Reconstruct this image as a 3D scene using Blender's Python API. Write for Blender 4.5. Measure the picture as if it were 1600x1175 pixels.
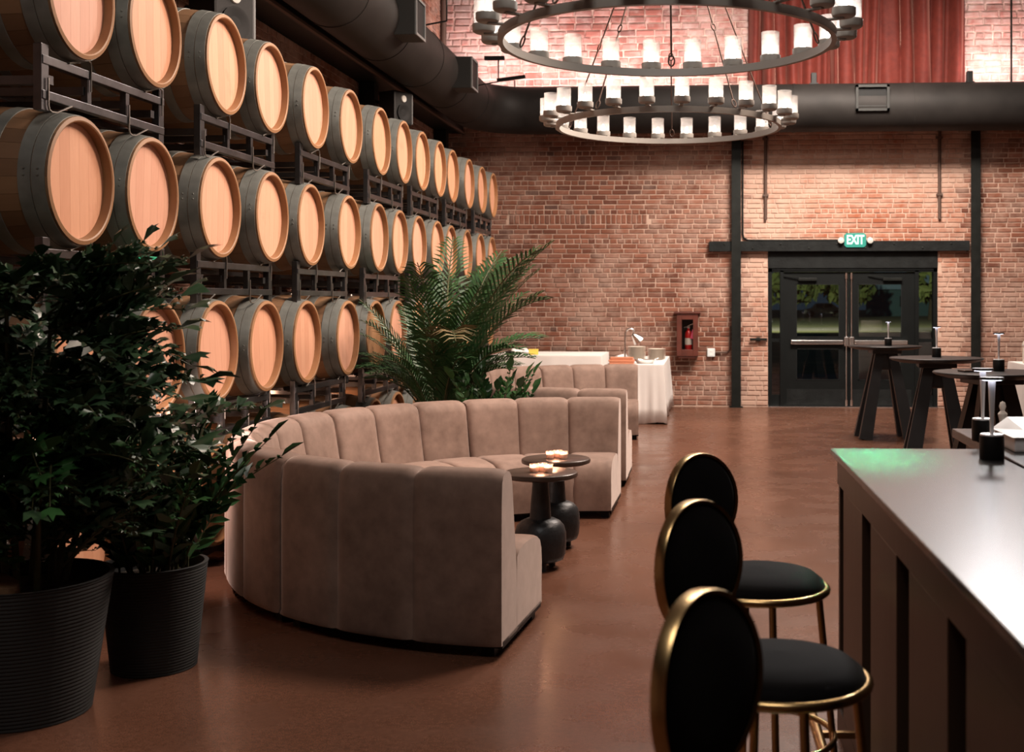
import bpy, bmesh, math, random
from math import sin, cos, pi, radians, sqrt
from mathutils import Vector, Matrix, Euler, noise

random.seed(7)
for o in list(bpy.data.objects):
    bpy.data.objects.remove(o)
SC = bpy.context.scene
COL = SC.collection

# ------------------------------------------------------------------ camera
cd = bpy.data.cameras.new('camera')
cam = bpy.data.objects.new('camera', cd)
COL.objects.link(cam)
cam.location = (0, 0, 1.6)
cam.rotation_euler = (pi / 2, 0, radians(3.5))
cd.sensor_width = 36.0
cd.lens = 1876.0 / 1600.0 * 36.0
cd.shift_x = -0.1195
cd.shift_y = -0.0734
cd.clip_start = 0.05
cd.clip_end = 400
cd.dof.use_dof = True
cd.dof.focus_distance = 7.0
cd.dof.aperture_fstop = 4.0
SC.camera = cam

# ------------------------------------------------------------------ exposure
SC.view_settings.view_transform = 'Standard'
SC.view_settings.look = 'None'
SC.view_settings.gamma = 1.0
SC.view_settings.use_curve_mapping = False
SC.view_settings.exposure = 0.1

# ------------------------------------------------------------------ world: night sky
W = bpy.data.worlds.new('night')
SC.world = W
W.use_nodes = True
bg = W.node_tree.nodes['Background']
bg.inputs[0].default_value = (0.10, 0.16, 0.24, 1)
bg.inputs[1].default_value = 0.12


# ------------------------------------------------------------------ lamps of the room and an added fill
def area(name, loc, aim, size, power, color, size_y=None, spread=180):
    l = bpy.data.lights.new(name, 'AREA')
    l.energy = power
    l.color = color
    l.size = size
    l.spread = radians(spread)
    if size_y:
        l.shape = 'RECTANGLE'
        l.size_y = size_y
    o = bpy.data.objects.new(name, l)
    COL.objects.link(o)
    o.location = loc
    o.rotation_euler = (Vector(aim) - Vector(loc)).to_track_quat('-Z', 'Y').to_euler()
    return o


def spot(name, loc, aim, power, color, angle=60, blend=0.6, r=0.05):
    l = bpy.data.lights.new(name, 'SPOT')
    l.energy = power
    l.color = color
    l.spot_size = radians(angle)
    l.spot_blend = blend
    l.shadow_soft_size = r
    o = bpy.data.objects.new(name, l)
    COL.objects.link(o)
    o.location = loc
    o.rotation_euler = (Vector(aim) - Vector(loc)).to_track_quat('-Z', 'Y').to_euler()
    return o


def point(name, loc, power, color, r=0.05):
    l = bpy.data.lights.new(name, 'POINT')
    l.energy = power
    l.color = color
    l.shadow_soft_size = r
    o = bpy.data.objects.new(name, l)
    COL.objects.link(o)
    o.location = loc
    return o


WARM = (1.0, 0.87, 0.76)
PEACH = (1.0, 0.77, 0.63)
area('ceiling_panel_light', (0.8, 9.0, 6.6), (0.4, 9.0, 0), 2.0, 330, WARM)
area('ceiling_panel_light', (1.6, 14.5, 6.6), (1.2, 15.2, 0), 2.0, 420, WARM)
area('barrel_wash_light', (1.6, 8.0, 5.6), (-2.9, 8.2, 1.9), 1.2, 215, PEACH, spread=120)
area('barrel_wash_light', (1.6, 13.0, 5.6), (-2.9, 12.5, 1.9), 1.2, 200, PEACH, spread=120)
area('wall_wash_light', (2.2, 14.2, 6.0), (1.8, 18.2, 2.0), 2.5, 230, WARM, 0.6, spread=110)
area('front_fill_light', (-0.6, 1.2, 6.6), (-0.8, 6.0, 0.6), 2.2, 100, (1.0, 0.90, 0.82))  # unseen fill added to brighten the sofa back and hoops facing the camera
area('bar_pendant_light', (2.15, 9.0, 4.35), (1.0, 3.2, 1.05), 0.24, 22, (1.0, 0.97, 0.96), 0.75, spread=60)
area('green_stage_light', (1.02, 8.2, 3.95), (0.62, 4.5, 1.16), 0.14, 0.9, (0.05, 1.0, 0.45), 0.3, spread=7)
spot('rack_spot', (-2.86, 6.05, 0.98), (-2.75, 7.0, 0.45), 70, (1.0, 0.72, 0.62), 110, 0.9, 0.04)
# uplight strips lying on top of the ducts
area('duct_uplight', (-2.0, 17.5, 4.84), (-2.0, 18.2, 6.0), 3.6, 105, (1.0, 0.80, 0.76), 0.08)
area('duct_uplight', (4.4, 17.55, 4.84), (4.4, 18.2, 6.2), 1.2, 36, (1.0, 0.76, 0.72), 0.08)
area('duct_uplight', (2.2, 17.5, 4.84), (2.2, 18.0, 6.4), 3.0, 4, (1.0, 0.70, 0.64), 0.08)
# street light outside the doors
spot('street_light', (3.0, 58.0, 10.0), (3.0, 100.0, 1.5), 60000, (1.0, 0.93, 0.62), 120, 0.8, 0.4)


# ------------------------------------------------------------------ materials
def nt(name):
    m = bpy.data.materials.new(name)
    m.use_nodes = True
    t = m.node_tree
    b = t.nodes['Principled BSDF']
    return m, t, b


def N(t, kind, **kw):
    n = t.nodes.new(kind)
    for k, v in kw.items():
        setattr(n, k, v)
    return n


def L(t, a, b):
    t.links.new(a, b)


def c4(c):
    return (c[0], c[1], c[2], 1)


def ramp(t, fac, stops):
    r = N(t, 'ShaderNodeValToRGB')
    e = r.color_ramp.elements
    while len(e) < len(stops):
        e.new(0.5)
    for i, (p, c) in enumerate(stops):
        e[i].position = p
        e[i].color = c4(c) if len(c) == 3 else c
    if fac is not None:
        L(t, fac, r.inputs[0])
    return r.outputs[0]


def noise_tex(t, scale, detail=4, vec=None, rough=0.55):
    n = N(t, 'ShaderNodeTexNoise')
    n.inputs['Scale'].default_value = scale
    n.inputs['Detail'].default_value = detail
    n.inputs['Roughness'].default_value = rough
    if vec is not None:
        L(t, vec, n.inputs['Vector'])
    return n.outputs[0]


def mixc(t, fac, a, b, mode='MIX'):
    m = N(t, 'ShaderNodeMix', data_type='RGBA', blend_type=mode)
    for sock, v in ((m.inputs[0], fac), (m.inputs[6], a), (m.inputs[7], b)):
        if hasattr(v, 'is_linked'):
            L(t, v, sock)
        elif isinstance(v, (int, float)):
            sock.default_value = v
        else:
            sock.default_value = c4(v)
    return m.outputs[2]


def math_n(t, op, a, b=0.0, clamp=False):
    m = N(t, 'ShaderNodeMath', operation=op, use_clamp=clamp)
    for s, v in ((m.inputs[0], a), (m.inputs[1], b)):
        if hasattr(v, 'is_linked'):
            L(t, v, s)
        else:
            s.default_value = v
    return m.outputs[0]


def bump(t, b, h, strength=0.3, dist=0.01):
    n = N(t, 'ShaderNodeBump')
    n.inputs['Strength'].default_value = strength
    n.inputs['Distance'].default_value = dist
    L(t, h, n.inputs['Height'])
    L(t, n.outputs[0], b.inputs['Normal'])


def pos(t):
    return N(t, 'ShaderNodeNewGeometry').outputs['Position']


def objco(t, scale=(1, 1, 1)):
    c = N(t, 'ShaderNodeTexCoord').outputs['Object']
    m = N(t, 'ShaderNodeMapping')
    m.inputs['Scale'].default_value = scale
    L(t, c, m.inputs[0])
    return m.outputs[0]


def simple(name, color, rough=0.5, metal=0.0, var=0.0, vscale=8.0, spec=0.5, sheen=0.0, bumps=0.0, bscale=60.0):
    m, t, b = nt(name)
    b.inputs['Roughness'].default_value = rough
    b.inputs['Metallic'].default_value = metal
    b.inputs['Specular IOR Level'].default_value = spec
    b.inputs['Base Color'].default_value = c4(color)
    if var:
        n = noise_tex(t, vscale, 4, objco(t))
        lo = [max(0, c * (1 - var)) for c in color]
        hi = [min(1, c * (1 + var)) for c in color]
        L(t, ramp(t, n, [(0.3, lo), (0.7, hi)]), b.inputs['Base Color'])
    if sheen:
        b.inputs['Sheen Weight'].default_value = sheen
        b.inputs['Sheen Roughness'].default_value = 0.4
    if bumps:
        bump(t, b, noise_tex(t, bscale, 3, objco(t)), bumps)
    return m


def emit(name, color, strength):
    m, t, b = nt(name)
    b.inputs['Base Color'].default_value = c4([q * 0.25 for q in color])
    b.inputs['Emission Color'].default_value = c4(color)
    b.inputs['Emission Strength'].default_value = strength
    return m


def brick_mat(name, stops, wash, wash_amt, edges=(0.46, 0.66)):
    m, t, b = nt(name)
    g = N(t, 'ShaderNodeNewGeometry')
    oi = N(t, 'ShaderNodeObjectInfo')
    r = math_n(t, 'FRACT', math_n(t, 'ADD', g.outputs['Random Per Island'], oi.outputs['Random']))
    base = ramp(t, r, stops)
    p = g.outputs['Position']
    fine = noise_tex(t, 14, 5, p, 0.65)
    base = mixc(t, math_n(t, 'MULTIPLY', fine, 0.55), base, mixc(t, 1.0, base, (0.45, 0.42, 0.42), 'MULTIPLY'))
    big = noise_tex(t, 0.75, 5, p, 0.62)
    med = noise_tex(t, 7.0, 4, p, 0.7)
    f = math_n(t, 'ADD', math_n(t, 'MULTIPLY', big, 0.62), math_n(t, 'MULTIPLY', med, 0.38))
    mask = ramp(t, f, [(edges[0], (0, 0, 0)), (edges[1], (1, 1, 1))])
    col = mixc(t, math_n(t, 'MULTIPLY', mask, wash_amt), base, wash)
    L(t, col, b.inputs['Base Color'])
    b.inputs['Roughness'].default_value = 0.9
    b.inputs['Specular IOR Level'].default_value = 0.2
    bump(t, b, noise_tex(t, 70, 4, p), 0.5, 0.006)
    return m


M = {}
BR_STOPS = [(0.0, (0.13, 0.050, 0.033)), (0.3, (0.185, 0.070, 0.042)), (0.6, (0.225, 0.086, 0.053)),
            (0.85, (0.27, 0.115, 0.075)), (1.0, (0.11, 0.058, 0.045))]
M['brick'] = brick_mat('brick', BR_STOPS, (0.40, 0.27, 0.215), 0.85, (0.43, 0.64))
M['brick_door'] = brick_mat('brick_by_door', [(0.0, (0.27, 0.085, 0.045)), (0.5, (0.34, 0.115, 0.06)), (1.0, (0.30, 0.13, 0.085))],
                            (0.45, 0.30, 0.235), 0.9, (0.37, 0.56))
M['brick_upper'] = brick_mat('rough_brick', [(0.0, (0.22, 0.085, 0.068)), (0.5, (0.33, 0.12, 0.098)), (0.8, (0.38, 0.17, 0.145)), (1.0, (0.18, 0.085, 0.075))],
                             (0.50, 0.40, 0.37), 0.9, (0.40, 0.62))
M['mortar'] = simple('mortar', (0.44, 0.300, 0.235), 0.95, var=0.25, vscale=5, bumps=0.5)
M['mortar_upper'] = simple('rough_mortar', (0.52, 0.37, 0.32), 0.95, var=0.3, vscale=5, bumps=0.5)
M['plaster'] = simple('painted_wall', (0.25, 0.13, 0.09), 0.9, var=0.2, vscale=1.5)
M['ceiling'] = simple('ceiling_boards', (0.10, 0.06, 0.04), 0.85, var=0.3, vscale=2)
M['steel'] = simple('blackened_steel', (0.010, 0.011, 0.010), 0.5, 0.2, spec=0.15, var=0.3, vscale=6)
M['duct'] = simple('dark_duct', (0.014, 0.012, 0.011), 0.6, 0.1, spec=0.15, var=0.25, vscale=2.5)
M['duct_box'] = simple('duct_box_paint', (0.022, 0.022, 0.021), 0.5, 0.2, spec=0.15)
M['grille'] = simple('grille_black', (0.006, 0.006, 0.006), 0.6, spec=0.15)
M['rack'] = simple('rack_steel', (0.11, 0.112, 0.118), 0.30, 0.9, var=0.25, vscale=9)
M['wire'] = simple('rack_wire', (0.35, 0.33, 0.30), 0.35, 0.9)
M['pad'] = simple('rubber_pad', (0.012, 0.012, 0.012), 0.55)
M['hoop'] = simple('galvanized_hoop', (0.20, 0.21, 0.195), 0.42, 0.25, var=0.3, vscale=5)
M['pot'] = simple('charcoal_pot', (0.017, 0.019, 0.020), 0.7)
M['soil'] = simple('soil', (0.03, 0.02, 0.012), 0.95, var=0.4, vscale=30, bumps=0.8)
M['burlap'] = simple('burlap', (0.26, 0.15, 0.08), 0.95, var=0.25, vscale=20, bumps=0.6)
M['brass'] = simple('brushed_brass', (0.52, 0.36, 0.17), 0.27, 1.0, var=0.1, vscale=6)
M['black_velvet'] = simple('black_velvet', (0.0045, 0.0042, 0.0048), 0.9, var=0.3, vscale=9, sheen=0.05, spec=0.1)
M['black_wood'] = simple('black_wood', (0.010, 0.010, 0.011), 0.42, var=0.3, vscale=5)
M['table_top'] = simple('dark_table_top', (0.050, 0.036, 0.030), 0.28, var=0.3, vscale=7)
M['cast_iron'] = simple('hammered_iron', (0.030, 0.034, 0.038), 0.42, 0.6, var=0.3, vscale=9, bumps=0.35, bscale=26)
M['cloth'] = simple('white_cloth', (0.78, 0.74, 0.71), 0.8, var=0.04, vscale=3)
M['ceramic'] = simple('ceramic', (0.78, 0.70, 0.61), 0.35, var=0.05)
M['white'] = simple('white_paint', (0.75, 0.74, 0.72), 0.5)
M['yellow'] = simple('yellow_card', (0.75, 0.55, 0.09), 0.6)
M['chrome'] = simple('satin_chrome', (0.75, 0.74, 0.73), 0.22, 1.0)
M['satin'] = simple('satin_steel', (0.72, 0.72, 0.73), 0.38, 0.45)
M['door_paint'] = simple('door_paint', (0.004, 0.005, 0.005), 0.5, spec=0.15, var=0.2, vscale=4)
M['header'] = simple('header_timber', (0.008, 0.009, 0.009), 0.7, spec=0.15, var=0.35, vscale=7, bumps=0.4, bscale=30)
M['mahogany'] = simple('mahogany', (0.085, 0.020, 0.012), 0.4, var=0.3, vscale=6)
M['cab_inside'] = simple('cabinet_lining', (0.02, 0.012, 0.01), 0.8)
M['red'] = simple('extinguisher_red', (0.50, 0.012, 0.012), 0.3)
M['pink'] = simple('pink_tag', (0.85, 0.12, 0.22), 0.6)
M['copper'] = simple('copper_tray', (0.62, 0.25, 0.14), 0.4, 0.3)
M['outlet'] = simple('outlet_plate', (0.62, 0.66, 0.66), 0.5)
M['conduit'] = simple('rusty_conduit', (0.075, 0.042, 0.03), 0.7, 0.2)
M['board_wood'] = simple('board_wood', (0.22, 0.11, 0.05), 0.5, var=0.3, vscale=12)
M['bulb'] = emit('bulb', (1.0, 0.96, 0.91), 12)
M['flame'] = emit('flame', (1.0, 0.60, 0.40), 30)
M['wax'] = simple('candle_wax', (0.85, 0.62, 0.5), 0.5)
M['led'] = emit('lamp_led', (0.85, 0.85, 1.0), 7)
M['reflected_green'] = emit('reflected_green', (0.0, 0.48, 0.22), 0.5)  # reflection on a rack rail, painted as a glow of its own
M['exit_green'] = emit('exit_green', (0.01, 0.36, 0.26), 0.6)
M['exit_white'] = emit('exit_white', (0.70, 1.0, 0.90), 1.05)
M['fixture'] = simple('fixture_black', (0.007, 0.007, 0.007), 0.45, spec=0.15)
M['fixture_grey'] = simple('fixture_grey', (0.10, 0.105, 0.105), 0.5)
M['lens_grey'] = simple('lens_grey', (0.45, 0.45, 0.42), 0.3)


# floor
def floor_mat():
    m, t, b = nt('stained_concrete')
    p = pos(t)
    big = noise_tex(t, 0.5, 5, p)
    med = noise_tex(t, 40, 3, p, 0.6)
    col = ramp(t, math_n(t, 'ADD', math_n(t, 'MULTIPLY', big, 0.62), math_n(t, 'MULTIPLY', med, 0.38)),
               [(0.32, (0.068, 0.029, 0.017)), (0.52, (0.122, 0.054, 0.033)), (0.72, (0.170, 0.080, 0.052))])
    grit = ramp(t, noise_tex(t, 190, 2, p, 0.6), [(0.42, (0.72, 0.70, 0.68)), (0.60, (1.25, 1.25, 1.25))])
    L(t, mixc(t, 0.8, col, grit, 'MULTIPLY'), b.inputs['Base Color'])
    L(t, ramp(t, noise_tex(t, 2.2, 4, p), [(0.3, (0.20,) * 3), (0.7, (0.34,) * 3)]), b.inputs['Roughness'])
    bump(t, b, noise_tex(t, 60, 2, p, 0.5), 0.05, 0.004)
    return m


M['floor'] = floor_mat()


def wood_mat(name, stops, grain=(1, 1, 1), gs=30, rough=0.55, isl=True, dirt=0.0, by_place=0.0):
    m, t, b = nt(name)
    oi = N(t, 'ShaderNodeObjectInfo')
    g = N(t, 'ShaderNodeNewGeometry')
    r = math_n(t, 'FRACT', math_n(t, 'ADD', g.outputs['Random Per Island'], oi.outputs['Random']))
    base = ramp(t, r, stops)
    n = noise_tex(t, gs, 4, objco(t, grain), 0.6)
    col = mixc(t, math_n(t, 'MULTIPLY', n, 0.5), base, mixc(t, 1.0, base, (0.66, 0.58, 0.52), 'MULTIPLY'))
    if by_place:
        q = noise_tex(t, 1.3, 2, oi.outputs['Location'])
        tint = ramp(t, q, [(0.38, (1.0, 0.88, 0.74)), (0.5, (0.96, 0.93, 0.9)), (0.62, (1.0, 0.96, 1.0))])
        col = mixc(t, by_place, col, tint, 'MULTIPLY')
    if dirt:
        d = noise_tex(t, 3.1, 4, g.outputs['Position'], 0.6)
        col = mixc(t, ramp(t, d, [(0.60, (0, 0, 0)), (0.72, (dirt,) * 3)]), col, mixc(t, 1.0, col, (0.6, 0.47, 0.4), 'MULTIPLY'))
    L(t, col, b.inputs['Base Color'])
    b.inputs['Roughness'].default_value = rough
    bump(t, b, n, 0.12, 0.004)
    return m


M['stave'] = wood_mat('barrel_stave', [(0, (0.17, 0.092, 0.046)), (0.5, (0.22, 0.122, 0.062)), (1, (0.26, 0.15, 0.078))], (1, 12, 12), 4, 0.6, dirt=0.6)
M['chime'] = wood_mat('barrel_chime', [(0, (0.25, 0.125, 0.052)), (1, (0.33, 0.17, 0.075))], (3, 8, 8), 4, 0.55)
M['head'] = wood_mat('barrel_head', [(0, (0.595, 0.320, 0.215)), (0.5, (0.635, 0.352, 0.240)), (1, (0.675, 0.390, 0.270))], (10, 10, 1.2), 5, 0.5, dirt=0.35, by_place=1.0)
M['head_dark'] = wood_mat('barrel_head_aged', [(0, (0.26, 0.14, 0.065)), (1, (0.34, 0.19, 0.09))], (10, 10, 1.2), 5, 0.5, dirt=0.4)
M['bar_panel'] = wood_mat('bar_panel', [(0, (0.050, 0.029, 0.019)), (1, (0.066, 0.039, 0.026))], (6, 6, 0.6), 4, 0.42)


def bartop_mat():
    m, t, b = nt('bar_top_stone')
    n = noise_tex(t, 5, 5, pos(t))
    L(t, ramp(t, n, [(0.3, (0.020, 0.019, 0.019)), (0.7, (0.032, 0.030, 0.029))]), b.inputs['Base Color'])
    b.inputs['Roughness'].default_value = 0.255
    b.inputs['Specular IOR Level'].default_value = 0.42
    return m


M['bar_top'] = bartop_mat()


def velvet(name, lo, hi, sheen=0.5, tint=(1, 0.85, 0.78)):
    m, t, b = nt(name)
    p = pos(t)
    f = math_n(t, 'ADD', math_n(t, 'MULTIPLY', noise_tex(t, 2.2, 4, p, 0.65), 0.6), math_n(t, 'MULTIPLY', noise_tex(t, 13, 4, p, 0.6), 0.4))
    L(t, ramp(t, f, [(0.32, lo), (0.68, hi)]), b.inputs['Base Color'])
    b.inputs['Roughness'].default_value = 0.72
    b.inputs['Specular IOR Level'].default_value = 0.25
    b.inputs['Sheen Weight'].default_value = sheen
    b.inputs['Sheen Roughness'].default_value = 0.35
    b.inputs['Sheen Tint'].default_value = c4(tint)
    bump(t, b, noise_tex(t, 420, 2, p), 0.06, 0.002)
    return m


M['velvet'] = velvet('taupe_velvet', (0.140, 0.092, 0.072), (0.275, 0.190, 0.154))
M['curtain'] = velvet('red_velvet', (0.066, 0.009, 0.006), (0.125, 0.019, 0.012), 0.35, (1, 0.5, 0.4))


def leaf_mat(name, a, b_, rough=0.32, trans=0.15):
    m, t, b = nt(name)
    g = N(t, 'ShaderNodeNewGeometry')
    oi = N(t, 'ShaderNodeObjectInfo')
    r = math_n(t, 'FRACT', math_n(t, 'ADD', g.outputs['Random Per Island'], oi.outputs['Random']))
    L(t, ramp(t, r, [(0, a), (1, b_)]), b.inputs['Base Color'])
    b.inputs['Roughness'].default_value = rough
    b.inputs['Specular IOR Level'].default_value = 0.5
    return m


M['leaf'] = leaf_mat('glossy_leaf', (0.017, 0.042, 0.021), (0.042, 0.088, 0.040))
M['leaf_zz'] = leaf_mat('waxy_leaf', (0.018, 0.056, 0.021), (0.040, 0.105, 0.036), 0.25)
M['leaf_bright'] = leaf_mat('green_leaf', (0.022, 0.080, 0.022), (0.04, 0.12, 0.035), 0.35)
M['palm'] = leaf_mat('palm_leaf', (0.016, 0.055, 0.018), (0.036, 0.105, 0.032), 0.45)
M['palm_dry'] = leaf_mat('dry_palm_leaf', (0.15, 0.13, 0.06), (0.24, 0.17, 0.085), 0.6)
M['stem'] = simple('plant_stem', (0.07, 0.075, 0.03), 0.6, var=0.3, vscale=10)
M['tree'] = leaf_mat('night_tree', (0.05, 0.075, 0.022), (0.13, 0.16, 0.05), 0.8)
M['bark'] = simple('bark', (0.03, 0.022, 0.015), 0.9, var=0.4)
M['lawn'] = simple('lawn', (0.06, 0.062, 0.024), 0.95, var=0.5, vscale=0.6)
M['road'] = simple('asphalt', (0.06, 0.055, 0.05), 0.85, var=0.2, vscale=2)
M['car_paint'] = simple('silver_paint', (0.16, 0.165, 0.16), 0.3, 0.3)
M['car_glass'] = simple('car_glass', (0.02, 0.025, 0.03), 0.08)
M['tyre'] = simple('tyre', (0.01, 0.01, 0.01), 0.8)
M['house_wall'] = simple('house_wall', (0.05, 0.11, 0.14), 0.8, var=0.2)
M['house_roof'] = simple('house_roof', (0.30, 0.45, 0.60), 0.7)


def shade_mat(name='frosted_shade', tint=(0.95, 0.94, 0.93), diff=0.19):
    m, t, b = nt(name)
    out = t.nodes['Material Output']
    tr = N(t, 'ShaderNodeBsdfTransparent')
    tr.inputs[0].default_value = (0.96, 0.95, 0.94, 1)
    tl = N(t, 'ShaderNodeBsdfTranslucent')
    tl.inputs[0].default_value = c4(tint)
    gl = N(t, 'ShaderNodeBsdfGlossy')
    gl.inputs[1].default_value = 0.15
    m1 = N(t, 'ShaderNodeMixShader')
    m1.inputs[0].default_value = diff
    L(t, tr.outputs[0], m1.inputs[1])
    L(t, tl.outputs[0], m1.inputs[2])
    m2 = N(t, 'ShaderNodeMixShader')
    fr = N(t, 'ShaderNodeLayerWeight')
    fr.inputs[0].default_value = 0.25
    L(t, math_n(t, 'MULTIPLY', fr.outputs['Facing'], 0.35), m2.inputs[0])
    L(t, m1.outputs[0], m2.inputs[1])
    L(t, gl.outputs[0], m2.inputs[2])
    L(t, m2.outputs[0], out.inputs[0])
    return m


def pane_mat(name, tint=(0.9, 0.95, 0.93), refl=1.0):
    m, t, b = nt(name)
    out = t.nodes['Material Output']
    tr = N(t, 'ShaderNodeBsdfTransparent')
    tr.inputs[0].default_value = c4(tint)
    gl = N(t, 'ShaderNodeBsdfGlossy')
    gl.inputs[1].default_value = 0.02
    fr = N(t, 'ShaderNodeFresnel')
    fr.inputs[0].default_value = 1.5
    mx = N(t, 'ShaderNodeMixShader')
    L(t, math_n(t, 'MULTIPLY', fr.outputs[0], 2.0 * refl, True), mx.inputs[0])
    L(t, tr.outputs[0], mx.inputs[1])
    L(t, gl.outputs[0], mx.inputs[2])
    L(t, mx.outputs[0], out.inputs[0])
    return m


M['shade'] = shade_mat()
M['pane'] = pane_mat('door_glass')
M['cab_pane'] = pane_mat('cabinet_glass', (0.97, 0.97, 0.97), 0.4)
M['votive'] = shade_mat('votive_glass', (1.0, 0.80, 0.70), 0.55)


# ------------------------------------------------------------------ builders
def link(name, me, mat=None, parent=None, loc=None, rot=None):
    o = bpy.data.objects.new(name, me)
    COL.objects.link(o)
    if mat is not None and me is not None and not me.materials:
        me.materials.append(M[mat] if isinstance(mat, str) else mat)
    if parent is not None:
        o.parent = parent
    if loc is not None:
        o.location = loc
    if rot is not None:
        o.rotation_euler = rot
    return o


def empty(name, loc=(0, 0, 0), rz=0.0, label=None, cat=None, group=None, kind=None):
    o = bpy.data.objects.new(name, None)
    o.empty_display_size = 0.1
    COL.objects.link(o)
    o.location = loc
    o.rotation_euler = (0, 0, rz)
    tag(o, label, cat, group, kind)
    return o


def tag(o, label=None, cat=None, group=None, kind=None):
    if label:
        o['label'] = label
    if cat:
        o['category'] = cat
    if group:
        o['group'] = group
    if kind:
        o['kind'] = kind
    return o


def copy_tree(o, parent=None):
    c = o.copy()
    COL.objects.link(c)
    if parent is not None:
        c.parent = parent
    for ch in list(o.children):
        copy_tree(ch, c)
    return c


class MB:
    def __init__(s):
        s.v = []
        s.f = []

    def add(s, verts, faces, mat=None):
        b = len(s.v)
        if mat is not None:
            verts = [mat @ Vector(v) for v in verts]
        s.v.extend([tuple(v) for v in verts])
        s.f.extend([tuple(i + b for i in f) for f in faces])
        return s

    def box(s, a, b, mat=None, ch=0.0):
        (x0, y0, z0), (x1, y1, z1) = a, b
        if ch <= 0:
            v = [(x0, y0, z0), (x1, y0, z0), (x1, y1, z0), (x0, y1, z0), (x0, y0, z1), (x1, y0, z1), (x1, y1, z1), (x0, y1, z1)]
            f = [(0, 3, 2, 1), (4, 5, 6, 7), (0, 1, 5, 4), (1, 2, 6, 5), (2, 3, 7, 6), (3, 0, 4, 7)]
            return s.add(v, f, mat)
        bm = bmesh.new()
        bmesh.ops.create_cube(bm, size=1)
        for q in bm.verts:
            q.co = Vector(((x0 + x1) / 2 + q.co.x * (x1 - x0), (y0 + y1) / 2 + q.co.y * (y1 - y0), (z0 + z1) / 2 + q.co.z * (z1 - z0)))
        bmesh.ops.bevel(bm, geom=list(bm.edges), offset=ch, segments=2, affect='EDGES', profile=0.6)
        bm.verts.ensure_lookup_table()
        bm.verts.index_update()
        s.add([q.co.copy() for q in bm.verts], [[q.index for q in f.verts] for f in bm.faces], mat)
        bm.free()
        return s

    def lathe(s, prof, seg=24, mat=None, close=True):
        v = []
        f = []
        n = len(prof)
        for k in range(seg):
            a = 2 * pi * k / seg
            for (r, z) in prof:
                v.append((r * cos(a), r * sin(a), z))
        for k in range(seg):
            k2 = (k + 1) % seg
            for i in range(n - 1):
                f.append((k * n + i, k2 * n + i, k2 * n + i + 1, k * n + i + 1))
        if close:
            if prof[0][0] > 1e-6:
                f.append(tuple(k * n for k in range(seg))[::-1])
            if prof[-1][0] > 1e-6:
                f.append(tuple(k * n + n - 1 for k in range(seg)))
        return s.add(v, f, mat)

    def tube(s, pts, r, seg=8, closed=False, mat=None, flat=1.0):
        pts = [Vector(p) for p in pts]
        n = len(pts)
        rs = r if isinstance(r, (list, tuple)) else [r] * n
        v = []
        f = []
        up = None
        for i, p in enumerate(pts):
            if closed:
                d = pts[(i + 1) % n] - pts[i - 1]
            else:
                d = pts[min(i + 1, n - 1)] - pts[max(i - 1, 0)]
            d.normalize()
            if up is None:
                up = Vector((0, 0, 1)) if abs(d.z) < 0.9 else Vector((1, 0, 0))
            a = d.cross(up)
            if a.length < 1e-5:
                a = d.orthogonal()
            a.normalize()
            b = a.cross(d).normalized()
            up = b
            for k in range(seg):
                t = 2 * pi * k / seg
                v.append(p + (a * cos(t) + b * sin(t) * flat) * rs[i])
        for i in range(n if closed else n - 1):
            j = (i + 1) % n
            for k in range(seg):
                k2 = (k + 1) % seg
                f.append((i * seg + k, i * seg + k2, j * seg + k2, j * seg + k))
        if not closed:
            f.append(tuple(range(seg))[::-1])
            f.append(tuple((n - 1) * seg + k for k in range(seg)))
        return s.add(v, f, mat)

    def beam(s, a, b, w, h, w2=None, h2=None, up=(0, 0, 1)):
        a = Vector(a)
        b = Vector(b)
        d = (b - a).normalized()
        u = Vector(up)
        if abs(d.dot(u)) > 0.98:
            u = Vector((0, 1, 0))
        x = d.cross(u).normalized()
        y = x.cross(d).normalized()
        w2 = w if w2 is None else w2
        h2 = h if h2 is None else h2
        v = [a - x * w / 2 - y * h / 2, a + x * w / 2 - y * h / 2, a + x * w / 2 + y * h / 2, a - x * w / 2 + y * h / 2,
             b - x * w2 / 2 - y * h2 / 2, b + x * w2 / 2 - y * h2 / 2, b + x * w2 / 2 + y * h2 / 2, b - x * w2 / 2 + y * h2 / 2]
        return s.add(v, [(0, 3, 2, 1), (4, 5, 6, 7), (0, 1, 5, 4), (1, 2, 6, 5), (2, 3, 7, 6), (3, 0, 4, 7)])

    def mesh(s, name, smooth=None):
        me = bpy.data.meshes.new(name)
        me.from_pydata(s.v, [], s.f)
        me.update()
        if smooth:
            me.polygons.foreach_set('use_smooth', [True] * len(me.polygons))
            me.set_sharp_from_angle(angle=radians(smooth))
        return me

    def obj(s, name, mat, parent=None, smooth=None, loc=None, rot=None, fix=False):
        me = s.mesh(name, smooth)
        if fix:
            bm = bmesh.new()
            bm.from_mesh(me)
            bmesh.ops.recalc_face_normals(bm, faces=bm.faces)
            bm.to_mesh(me)
            bm.free()
            if smooth:
                me.set_sharp_from_angle(angle=radians(smooth))
        return link(name, me, mat, parent, loc, rot)


def T(x, y, z):
    return Matrix.Translation((x, y, z))


def RX(a):
    return Matrix.Rotation(a, 4, 'X')


def RY(a):
    return Matrix.Rotation(a, 4, 'Y')


def RZ(a):
    return Matrix.Rotation(a, 4, 'Z')


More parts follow.
